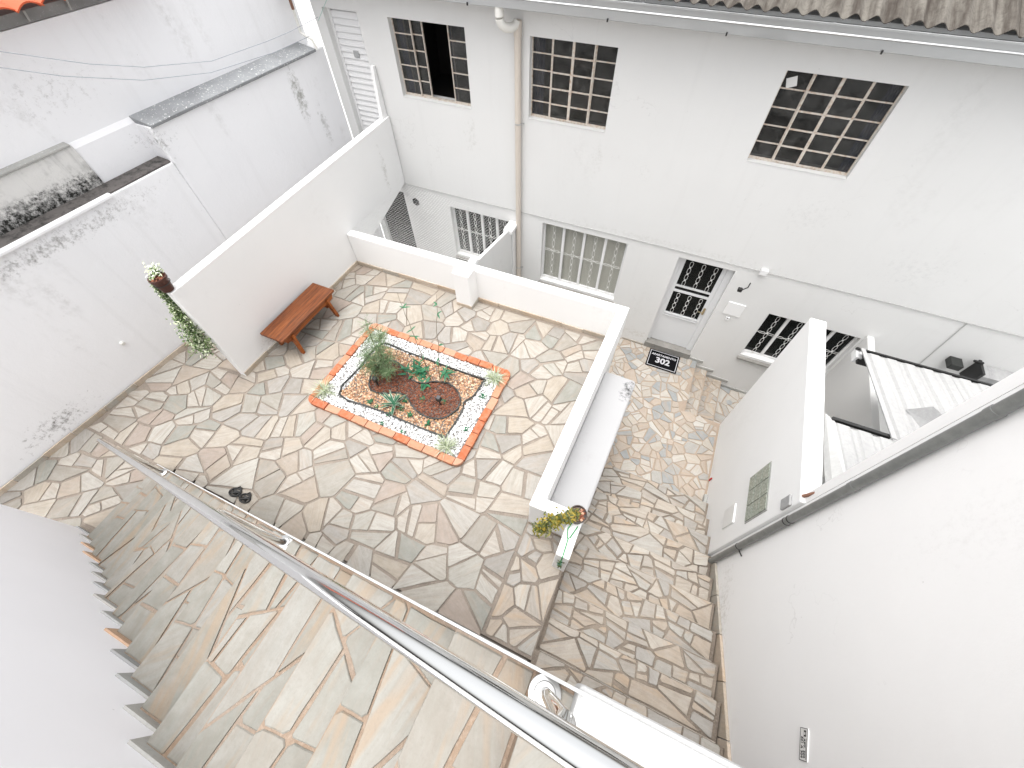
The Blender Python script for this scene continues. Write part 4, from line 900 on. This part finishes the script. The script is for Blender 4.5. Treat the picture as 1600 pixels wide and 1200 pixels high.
MB().box(1.9885,1.9899,0.415,0.452,3.030,3.055).build('icon', M_ink, sg); MB().box(1.987,1.9884,0.425,0.440,3.036,3.049).build('icon', M_sign, sg)
MB().box(1.9885,1.9899,0.285,0.405,3.058,3.0605).build('rule', M_ink, sg)
text('APT. 302', 0.030, M_ink, sg, (1.989,0.348,3.038), RT, bold=0.0006); text('301 A 304', 0.030, M_ink, sg, (1.989,0.352,3.010), RT, bold=0.0006)

# ================================================================ bench
bn = thing('wooden_bench', 'varnished brown wooden bench against the partition wall on the terrace', 'bench', (-4.92,2.7,TZ))
BT = 2.30
MB().box(-5.14,-4.715,2.10,3.30,BT-0.045,BT).build('seat', M_wood, bn, bevel=0.008)
for xa, xb in ((-5.10,-5.06),(-4.78,-4.735)):
    MB().prism([(2.14,BT-0.046),(3.26,BT-0.046),(3.22,BT-0.13),(3.10,BT-0.145),(2.95,BT-0.125),(2.45,BT-0.125),(2.30,BT-0.145),(2.18,BT-0.13)], xa, xb, ax='x').build('apron', M_wood2, bn, bevel=0.005)
for yy, s in ((2.30,-1),(3.10,1)):
    for xx, t in ((-5.09,-1),(-4.75,1)):
        MB().add([(xx-0.05,yy-0.02,BT-0.06),(xx+0.05,yy-0.02,BT-0.06),(xx+0.05,yy+0.02,BT-0.06),(xx-0.05,yy+0.02,BT-0.06)]+[(xx-0.028+t*0.05,yy-0.02+s*0.03,TZ+0.012),(xx+0.028+t*0.05,yy-0.02+s*0.03,TZ+0.012),(xx+0.028+t*0.05,yy+0.02+s*0.03,TZ+0.012),(xx-0.028+t*0.05,yy+0.02+s*0.03,TZ+0.012)],
            [(0,1,2,3),(4,7,6,5),(0,4,5,1),(1,5,6,2),(2,6,7,3),(3,7,4,0)]).build('leg', M_wood2, bn, bevel=0.004)
    MB().box(-5.06,-4.78,yy-0.014,yy+0.014,BT-0.25,BT-0.05).build('end_panel', M_wood2, bn)

# ================================================================ garden bed
gb = thing('garden_bed', 'rectangular brick edged gravel garden bed in the middle of the terrace', 'garden bed', (-2.78,2.4,TZ))
BZ = TZ+0.013
MB().box(-3.95,-1.6,1.64,3.15,BZ-0.01,BZ+0.03).build('bed_base', mat('pebble_bed_earth',(0.16,0.15,0.14),0.95), gb)
def brick_row(a, b, nrm, n):
    a = Vector((*a,0)); b = Vector((*b,0)); d = (b-a)/n; nr = Vector((*nrm,0))
    for k in range(n):
        p = a+d*k+nr*rnd.uniform(-0.008,0.008); e = d.normalized()*0.004; q = p+d; h = 0.062+rnd.uniform(-0.006,0.008); wd = 0.105+rnd.uniform(-0.004,0.004)
        P = [p+e, q-e, q-e+nr*wd, p+e+nr*wd]; tw = rnd.gauss(0,0.018)
        c = sum(P, Vector())/4; rot = Matrix.Rotation(tw,3,'Z'); P = [c+rot@(v-c) for v in P]
        mb = MB().add([v+Vector((0,0,BZ)) for v in P]+[v+Vector((0,0,BZ+h+rnd.uniform(-0.003,0.003))) for v in P], [(0,1,2,3),(4,5,6,7),(0,1,5,4),(1,2,6,5),(2,3,7,6),(3,0,4,7)])
        mb.build('brick', M_brick, gb, at=c+Vector((0,0,BZ)), bevel=0.006)
X0, X1, Y0, Y1 = -4.03, -1.52, 1.555, 3.215
brick_row((X0+0.11,Y0),(X1-0.11,Y0),(0,1),10); brick_row((X0+0.11,Y1-0.105),(X1-0.11,Y1-0.105),(0,1),11)
brick_row((X0,Y0+0.11),(X0,Y1-0.11),(1,0),7); brick_row((X1-0.105,Y0+0.11),(X1-0.105,Y1-0.11),(1,0),7)
for cx, cy, a0 in ((X0+0.11,Y0+0.11,180),(X1-0.11,Y0+0.11,270),(X1-0.11,Y1-0.11,0),(X0+0.11,Y1-0.11,90)):
    pl = [(cx,cy)]+[(cx+0.108*math.cos(R(a0+90*t/6)), cy+0.108*math.sin(R(a0+90*t/6))) for t in range(7)]
    MB().prism(pl, BZ, BZ+0.066).build('corner_brick', M_brick, gb, at=(cx,cy,BZ), bevel=0.006)
IN = [(-3.65,1.845),(-1.90,1.86),(-1.885,2.30),(-1.91,2.48),(-1.84,2.60),(-1.835,2.91),(-3.64,2.88)]
PE = [(-3.38,2.21),(-3.44,2.46),(-3.30,2.66),(-3.05,2.63),(-2.85,2.49),(-2.65,2.49),(-2.47,2.6),(-2.23,2.63),(-2.02,2.50),(-1.97,2.31),(-2.08,2.1),(-2.3,2.03),(-2.54,2.08),(-2.73,2.20),(-2.91,2.20),(-3.06,2.11),(-3.26,2.09)]
def smooth_loop(P, n=4):
    out = []; L = len(P)
    for i in range(L):
        p0, p1, p2, p3 = (Vector(P[(i+k-1) % L]) for k in range(4))
        for k in range(n):
            t = k/n; out.append(tuple(0.5*((2*p1)+(-p0+p2)*t+(2*p0-5*p1+4*p2-p3)*t*t+(-p0+3*p1-3*p2+p3)*t**3)))
    return out
PES = smooth_loop(PE)
def inside(p, poly):
    x, y = p; c = False
    for i in range(len(poly)):
        a, b = poly[i], poly[i-1]
        if (a[1] > y) != (b[1] > y) and x < (b[0]-a[0])*(y-a[1])/(b[1]-a[1])+a[0]: c = not c
    return c
def edging(P, h, name):
    mb = MB(); n = len(P); vs = []
    for i in range(n):
        a, b, c = Vector(P[i-1]), Vector(P[i]), Vector(P[(i+1) % n]); d = (c-a).normalized(); nr = Vector((d.y,-d.x))*0.006; z = BZ+h+0.006*math.sin(i*1.7)
        vs += [(*(b-nr), BZ), (*(b+nr), BZ), (*(b+nr*1.6), z), (*(b-nr*1.6), z)]
    fs = [(4*i+k, 4*((i+1)%n)+k, 4*((i+1)%n)+(k+1)%4, 4*i+(k+1)%4) for i in range(n) for k in range(4)]
    return mb.add(vs, fs).build(name, M_blackp, gb)
edging(smooth_loop(IN[:0] or [(-3.65,1.845),(-3.0,1.85),(-2.4,1.845),(-1.92,1.86),(-1.90,1.90),(-1.885,2.30),(-1.93,2.45),(-1.86,2.58),(-1.84,2.88),(-1.88,2.91),(-2.6,2.90),(-3.2,2.90),(-3.64,2.88),(-3.66,2.4)], 3), 0.075, 'plastic_edging')
edging(PES, 0.07, 'plastic_edging')
phi = (1+5**0.5)/2
ICO = [Vector(v).normalized() for v in ((-1,phi,0),(1,phi,0),(-1,-phi,0),(1,-phi,0),(0,-1,phi),(0,1,phi),(0,-1,-phi),(0,1,-phi),(phi,0,-1),(phi,0,1),(-phi,0,-1),(-phi,0,1))]
ICF = [(0,11,5),(0,5,1),(0,1,7),(0,7,10),(0,10,11),(1,5,9),(5,11,4),(11,10,2),(10,7,6),(7,1,8),(3,9,4),(3,4,2),(3,2,6),(3,6,8),(3,8,9),(4,9,5),(2,4,11),(6,2,10),(8,6,7),(9,8,1)]
def pebbles(name, test, bb, step, size, mats, z, parent, flat=0.7, ang=0.25, smooth=False, label=None):
    mb = MB(); x = bb[0]
    while x < bb[1]:
        y = bb[2]
        while y < bb[3]:
            p = (x+rnd.uniform(-0.45,0.45)*step, y+rnd.uniform(-0.45,0.45)*step); y += step
            if not test(p): continue
            s = size*rnd.uniform(0.6,1.35); e = Matrix.Rotation(rnd.uniform(0,6.28),3,'Z') @ Matrix.Rotation(rnd.gauss(0,0.4),3,'X') @ Matrix.Diagonal((s*rnd.uniform(0.8,1.35), s*rnd.uniform(0.7,1.0), s*flat))
            zc = z+rnd.uniform(0,0.014)
            mb.add([e @ (v*(1+rnd.uniform(-ang,ang)))+Vector((*p,zc)) for v in ICO], ICF, rnd.randrange(len(mats)))
        x += step
    o = mb.build(name, mats, parent, smooth=smooth, fix=False); o['kind'] = 'stuff'; return o
inb = lambda p: inside(p, IN); inp = lambda p: inside(p, PES)
pebbles('white_gravel', lambda p: not inb(p) and X0+0.115 < p[0] < X1-0.115 and Y0+0.115 < p[1] < Y1-0.115, (X0,X1,Y0,Y1), 0.0235, 0.0155, M_pw, BZ+0.034, gb)
pebbles('tan_gravel', lambda p: inb(p) and not inp(p), (-3.7,-1.8,1.8,2.95), 0.0225, 0.0145, M_pt, BZ+0.032, gb)
pebbles('clay_pellets', inp, (-3.5,-1.9,2.0,2.7), 0.0175, 0.0105, [M_claya,M_clayb,M_clayc,M_claya], BZ+0.040, gb, flat=0.95, ang=0.08, smooth=True)
PZB = BZ+0.045
# ---- plants in the bed
def blade(mb, p, d, L, wd, mi=0, droop=0.3, segs=3, fold=0.0):
    d = Vector(d).normalized(); s = d.cross(Vector((0,0,1)))
    if s.length < 1e-3: s = Vector((1,0,0))
    s.normalize(); vs = []; q = Vector(p); dd = d.copy()
    for i in range(segs+1):
        t = i/segs; wv = wd*(math.sin(math.pi*min(1, 0.25+t*0.75)))*(1 if i < segs else 0.08)
        vs += [q-s*wv/2, q+s*wv/2]; dd = (dd+Vector((0,0,-droop/segs))).normalized(); q = q+dd*L/segs
    mb.add(vs, [(2*i,2*i+1,2*i+3,2*i+2) for i in range(segs)], mi)
def rdir(up=0.6, spread=1.0):
    a = rnd.uniform(0,6.283); return Vector((math.cos(a)*spread, math.sin(a)*spread, up))
# feathery plant
fp = thing('feathery_shrub', 'feathery dark green shrub at the left end of the red pellet bed', 'shrub', (-3.2,2.42,PZB))
stems = []
for (tx, ty, tz) in ((-3.30,2.52,2.88),(-3.42,2.60,2.62),(-3.10,2.40,2.66),(-3.30,2.28,2.50),(-3.02,2.46,2.42),(-3.36,2.22,2.30),(-2.98,2.30,2.28),(-3.22,2.60,2.70),(-3.45,2.42,2.45)):
    b = Vector((-3.2+rnd.uniform(-0.04,0.04), 2.40+rnd.uniform(-0.04,0.04), PZB)); t = Vector((tx,ty,tz)); mid = (b+t)/2+Vector((0,0,0.06)); stems.append((b,mid,t))
mb = MB()
for b, mid, t in stems: mb.tube([b,mid,t], [0.007,0.005,0.002], 5)
mb.build('stem', M_stem, fp)
mb = MB()
for b, mid, t in stems:
    for q in range(14):
        u = 0.22+0.78*q/13; p = b.lerp(mid, u*2) if u < 0.5 else mid.lerp(t, u*2-1)
        for r_ in range(5):
            d = rdir(rnd.uniform(-0.2,0.8)); L = rnd.uniform(0.08,0.19); tw = d.normalized()*L
            mi = 0 if rnd.random() < 0.68 else 1
            for w_ in range(9):
                pp_ = p+tw*(w_/9)+Vector((0,0,-0.03*(w_/9)**2)); blade(mb, pp_, (tw.normalized()+rdir(rnd.uniform(-0.3,0.6))*0.8), rnd.uniform(0.03,0.06), 0.0042, mi, 0.3, 2)
mb.build('foliage', [M_lf, M_lf2], fp, fix=False)
# tall thin stems
for nm, pts, lv in (('leftmost of the two tall thin canes, leaning left with a few leaves', [(-2.54,2.58,PZB),(-2.66,2.66,2.45),(-2.78,2.74,2.92),(-2.85,2.79,3.36)], 9), ('tall thin bare cane standing upright right of the leafy cane', [(-2.40,2.59,PZB),(-2.37,2.66,2.45),(-2.33,2.72,2.95),(-2.26,2.79,3.55)], 5)):
    cn = thing('tall_cane', nm, 'plant', pts[0], 'tall canes in the garden bed')
    P = [Vector(p) for p in pts]; F = []
    for i in range(3):
        for k in range(4): F.append(P[i].lerp(P[i+1], k/4)+Vector((rnd.gauss(0,0.006), rnd.gauss(0,0.006), 0)))
    F.append(P[-1]); MB().tube(F, [0.006-0.0042*i/12 for i in range(13)], 5).build('stem', M_stem, cn)
    mb = MB()
    for k in range(lv):
        p = F[rnd.choice([2,3,4,5,6,6,7,7,8,9,10,11])]; 
        for w_ in range(2): blade(mb, p, rdir(0.3), rnd.uniform(0.05,0.11), 0.022, rnd.randrange(2), 0.5, 3)
    mb.build('foliage', [M_br, M_br2], cn, fix=False)
def rosette(name, label, loc, n, L, wd, up, mats, cat='plant', droop=0.5, group=None, segs=4, jit=0.01):
    o = thing(name, label, cat, loc, group); mb = MB()
    for k in range(n):
        d = rdir(rnd.uniform(*up)); blade(mb, Vector(loc)+Vector((rnd.gauss(0,jit),rnd.gauss(0,jit),0)), d, L*rnd.uniform(0.65,1.15), wd*rnd.uniform(0.75,1.2), rnd.randrange(len(mats)), droop, segs)
    mb.build('leaves', mats, o, fix=False); return o
rosette('broadleaf_plant', 'bright green broad leaved plant behind the red pellet bed', (-2.82,2.66,PZB), 34, 0.17, 0.040, (0.2,1.6), [M_br,M_br2,M_br2], droop=0.6, jit=0.075)
rosette('broadleaf_plant', 'small bright green sprout at the foot of the tall canes', (-2.62,2.53,PZB), 12, 0.17, 0.04, (0.2,1.0), [M_br,M_br2], droop=0.7, jit=0.03)
rosette('broadleaf_plant', 'green leaf tuft around the foot of the upright bare cane', (-2.40,2.74,PZB+0.08), 10, 0.16, 0.035, (0.2,0.9), [M_br2,M_br], droop=0.6, jit=0.02)
# agave with pale edges
ag = thing('striped_agave', 'spiky dark green rosette with pale leaf edges at the front of the bed', 'plant', (-2.84,2.03,PZB)); mb = MB()
for k in range(24):
    d = rdir(rnd.uniform(0.35,1.5)); L = rnd.uniform(0.17,0.27); p = Vector((-2.84,2.03,PZB)); blade(mb, p+Vector((0,0,-0.004)), d, L*1.02, 0.040, 1, 0.35, 4); blade(mb, p+Vector((0,0,0.002)), d, L, 0.026, 0, 0.35, 4)
mb.build('leaves', [M_ag, M_agw], ag, fix=False)
SUCC = [(-2.70,2.00,'right of the spiky rosette'),(-2.53,1.97,'second right of the spiky rosette'),(-2.79,1.86,'against the front black edging'),(-2.23,1.94,'on tan gravel in front of the right pellet lobe'),(-3.17,1.93,'left of the spiky rosette'),(-2.72,2.14,'touching the waist of the pellet bed'),(-1.74,2.66,'in white gravel on the right side'),(-2.80,1.70,'in white gravel at the front left'),(-2.48,1.70,'in white gravel at the front middle'),(-1.70,2.09,'in white gravel near the right front corner'),(-2.20,2.34,'beside the right path light'),(-2.50,2.26,'in the middle of the red pellets'),(-3.05,1.90,'between the front edging and the spiky rosette')]
for k, (x, y, wh) in enumerate(SUCC):
    rosette('succulent', 'tiny green succulent '+wh, (x,y,PZB-0.005), 12, 0.065 if k < 7 else 0.05, 0.026, (0.25,1.4), [M_br,M_br2], droop=0.2, group='small succulents in the bed', segs=3, jit=0.008)
for x, y, wh in ((-3.88,1.80,'left front'),(-1.71,2.99,'right rear'),(-1.82,1.74,'right front')):
    t_ = rosette('grass_tuft', 'pale silvery grass tuft at the %s corner of the bed' % wh, (x,y,PZB), 110, 0.24, 0.0065, (0.25,1.9), [M_tuft,M_tuft2,M_tuft2,M_lf2], 'grass', 1.0, 'grass tufts at the bed corners', 4, 0.012)
rosette('grass_tuft', 'pale silvery grass tuft at the left rear corner behind the feathery shrub', (-3.72,3.0,PZB), 70, 0.22, 0.007, (0.3,1.8), [M_tuft,M_tuft2,M_lf2], 'grass', 1.0, 'grass tufts at the bed corners', 4, 0.012)
for (x, y, wh) in ((-3.22,2.20,'under the feathery shrub'),(-2.22,2.28,'in the right lobe of the red pellets')):
    sl_ = thing('path_light', 'small black stake path light '+wh, 'lamp', (x,y,PZB-0.03), 'stake lights in the bed')
    MB().tube([(x,y,PZB-0.03),(x,y,PZB+0.13)], 0.011, 8).build('stake', M_blackp, sl_); MB().box(x-0.032,x+0.032,y-0.032,y+0.032,PZB+0.13,PZB+0.205).build('lamp_body', M_blackp, sl_, bevel=0.008)
    MB().box(x-0.026,x+0.026,y-0.026,y+0.026,PZB+0.206,PZB+0.212).build('solar_cell', mat('dark_solar_cell',(0.06,0.06,0.065),0.3), sl_)

# ================================================================ pots
def pot(name, label, c, r0, r1, h, mater, tilt=None):
    t = thing(name, label, 'pot', c)
    o = MB().lathe([(r0,0),(r1*0.97,h*0.82),(r1*1.08,h*0.84),(r1*1.08,h),(r1*0.96,h),(r1*0.93,h*0.86),(0.0,h*0.86)], c, 22).build('pot_body', mater, t, smooth=True)
    return t
def mound(parent, c, r, n, mats, size):
    mb = MB()
    for k in range(n):
        a = rnd.uniform(0,6.28); q = r*math.sqrt(rnd.random()); s = size*rnd.uniform(0.8,1.3)
        mb.add([Vector((c[0]+q*math.cos(a), c[1]+q*math.sin(a), c[2]+rnd.uniform(0,0.012)))+v*s for v in ICO], ICF, rnd.randrange(len(mats)))
    o = mb.build('clay_pellets', mats, parent, smooth=True, fix=False); o['kind'] = 'stuff'
p1 = pot('plant_pot', 'brown pot of variegated trailing plant at the end of the partition wall', (-5.27,1.63,3.515), 0.064, 0.090, 0.19, M_pot); mound(p1, (-5.27,1.63,3.68), 0.075, 40, [M_claya,M_clayc,M_clayb], 0.014)
MB().tube([(-5.27+0.088*math.cos(R(a)),1.63+0.088*math.sin(R(a)),3.62) for a in range(0,361,20)], 0.004, 5).build('holder', M_black, p1)
p2 = pot('plant_pot', 'dark brown pot with clay pellets and yellow green plant on the parapet corner', (0.045,1.375,2.49), 0.066, 0.085, 0.15, M_potd); mound(p2, (0.045,1.375,2.62), 0.073, 55, [M_clayc,M_pt[1],M_claya], 0.014)
def leafcloud(name, label, loc, pts, n, L, wd, mats, rad):
    o = thing(name, label, 'plant', loc); mb = MB(); P = [Vector(p) for p in pts]
    for k in range(n):
        u = rnd.random()*(len(P)-1); i = min(int(u), len(P)-2); p = P[i].lerp(P[i+1], u-i); r_ = rad[i]+(rad[i+1]-rad[i])*(u-i)
        p = p+Vector((rnd.gauss(0,1),rnd.gauss(0,1),rnd.gauss(0,1)))*r_*0.5
        blade(mb, p, rdir(rnd.uniform(-0.8,0.7)), L*rnd.uniform(0.7,1.3), wd*rnd.uniform(0.8,1.2), rnd.randrange(len(mats)), 0.4, 2)
    s = MB()
    for q in range(5): s.tube([p+Vector((rnd.gauss(0,0.02),rnd.gauss(0,0.02),0)) for p in P], 0.0025, 4)
    s.build('stems', M_vd, o, fix=False)
    mb.build('foliage', mats, o, fix=False); return o
leafcloud('trailing_plant', 'variegated trailing plant hanging down the end of the partition wall', (-5.34,1.55,3.5), [(-5.32,1.60,3.70),(-5.37,1.58,3.55),(-5.37,1.58,3.30),(-5.37,1.54,3.08),(-5.37,1.52,2.88),(-5.37,1.50,2.70),(-5.36,1.48,2.54)], 2900, 0.036, 0.017, [M_vg,M_vc,M_vc,M_vg,M_vd], [0.03,0.025,0.04,0.085,0.115,0.14,0.12])
leafcloud('potted_flowers', 'white and green leaves rising from the brown pot on the partition wall', (-5.30,1.65,3.70), [(-5.31,1.66,3.71),(-5.33,1.70,3.78)], 120, 0.038, 0.02, [M_vg,M_vc,mat('white_leaf',(0.74,0.76,0.68),0.6)], [0.075,0.06])
leafcloud('yellow_trailing_plant', 'yellow green bushy plant spilling from the pot over the parapet corner', (0.0,1.32,2.62), [(0.02,1.36,2.66),(-0.04,1.30,2.66),(-0.13,1.24,2.60),(-0.22,1.18,2.50),(-0.29,1.13,2.40)], 560, 0.042, 0.019, [M_yg,M_yd,M_yy,M_yg,M_yd], [0.035,0.05,0.065,0.08,0.05])
gc = MB().tube([(0.02,1.30,2.56),(0.0,1.22,2.53),(0.025,1.14,2.505),(0.05,1.16,2.50),(0.085,1.28,2.56)], 0.006, 6).tube([(0.035,1.15,2.503),(0.04,1.05,2.502),(0.045,0.952,2.49),(0.045,0.945,2.35),(0.045,0.945,2.15)], 0.006, 6).build('green_cord', M_cord, at=(0.03,1.2,2.5)); setp(gc, 'green cord tied below the pot and hanging over the parapet end', 'cord')
mb = MB()
for k in range(40): blade(mb, (0.045+rnd.gauss(0,0.008),0.94,rnd.uniform(2.1,2.32)), rdir(0.2), 0.03, 0.012, rnd.randrange(2), 0.3, 2)
o = mb.build('moss_sprig', [M_br2, M_yd], at=(0.045,0.94,2.2), fix=False); setp(o, 'small green sprig at the hanging end of the green cord', 'plant')
# black openwork ornament beside the stairs
bo = thing('black_ornament', 'small black openwork object on the terrace beside the stair edge', 'ornament', (-3.88,0.11,TZ+0.013))
for cx, cy, a in ((-3.97,0.11,0.3),(-3.80,0.10,0.0)):
    mb = MB(); c = Vector((cx,cy,TZ+0.025)); 
    loop = [(c.x+0.075*math.cos(R(t))*math.cos(a)-0.05*math.sin(R(t))*math.sin(a), c.y+0.03+0.075*math.cos(R(t))*math.sin(a)+0.05*math.sin(R(t))*math.cos(a), c.z) for t in range(0,361,24)]
    mb.tube(loop, 0.012, 6); mb.tube([(cx-0.06,cy+0.04,c.z+0.01),(cx,cy+0.0,c.z+0.05),(cx+0.06,cy+0.05,c.z+0.01)], 0.012, 6); mb.tube([(cx-0.01,cy+0.08,c.z),(cx+0.02,cy+0.11,c.z+0.02),(cx+0.05,cy+0.08,c.z)], 0.010, 6)
    mb.box(cx-0.03,cx+0.035,cy+0.0,cy+0.06,c.z-0.012,c.z+0.004)
    mb.build('loop', M_black, bo)
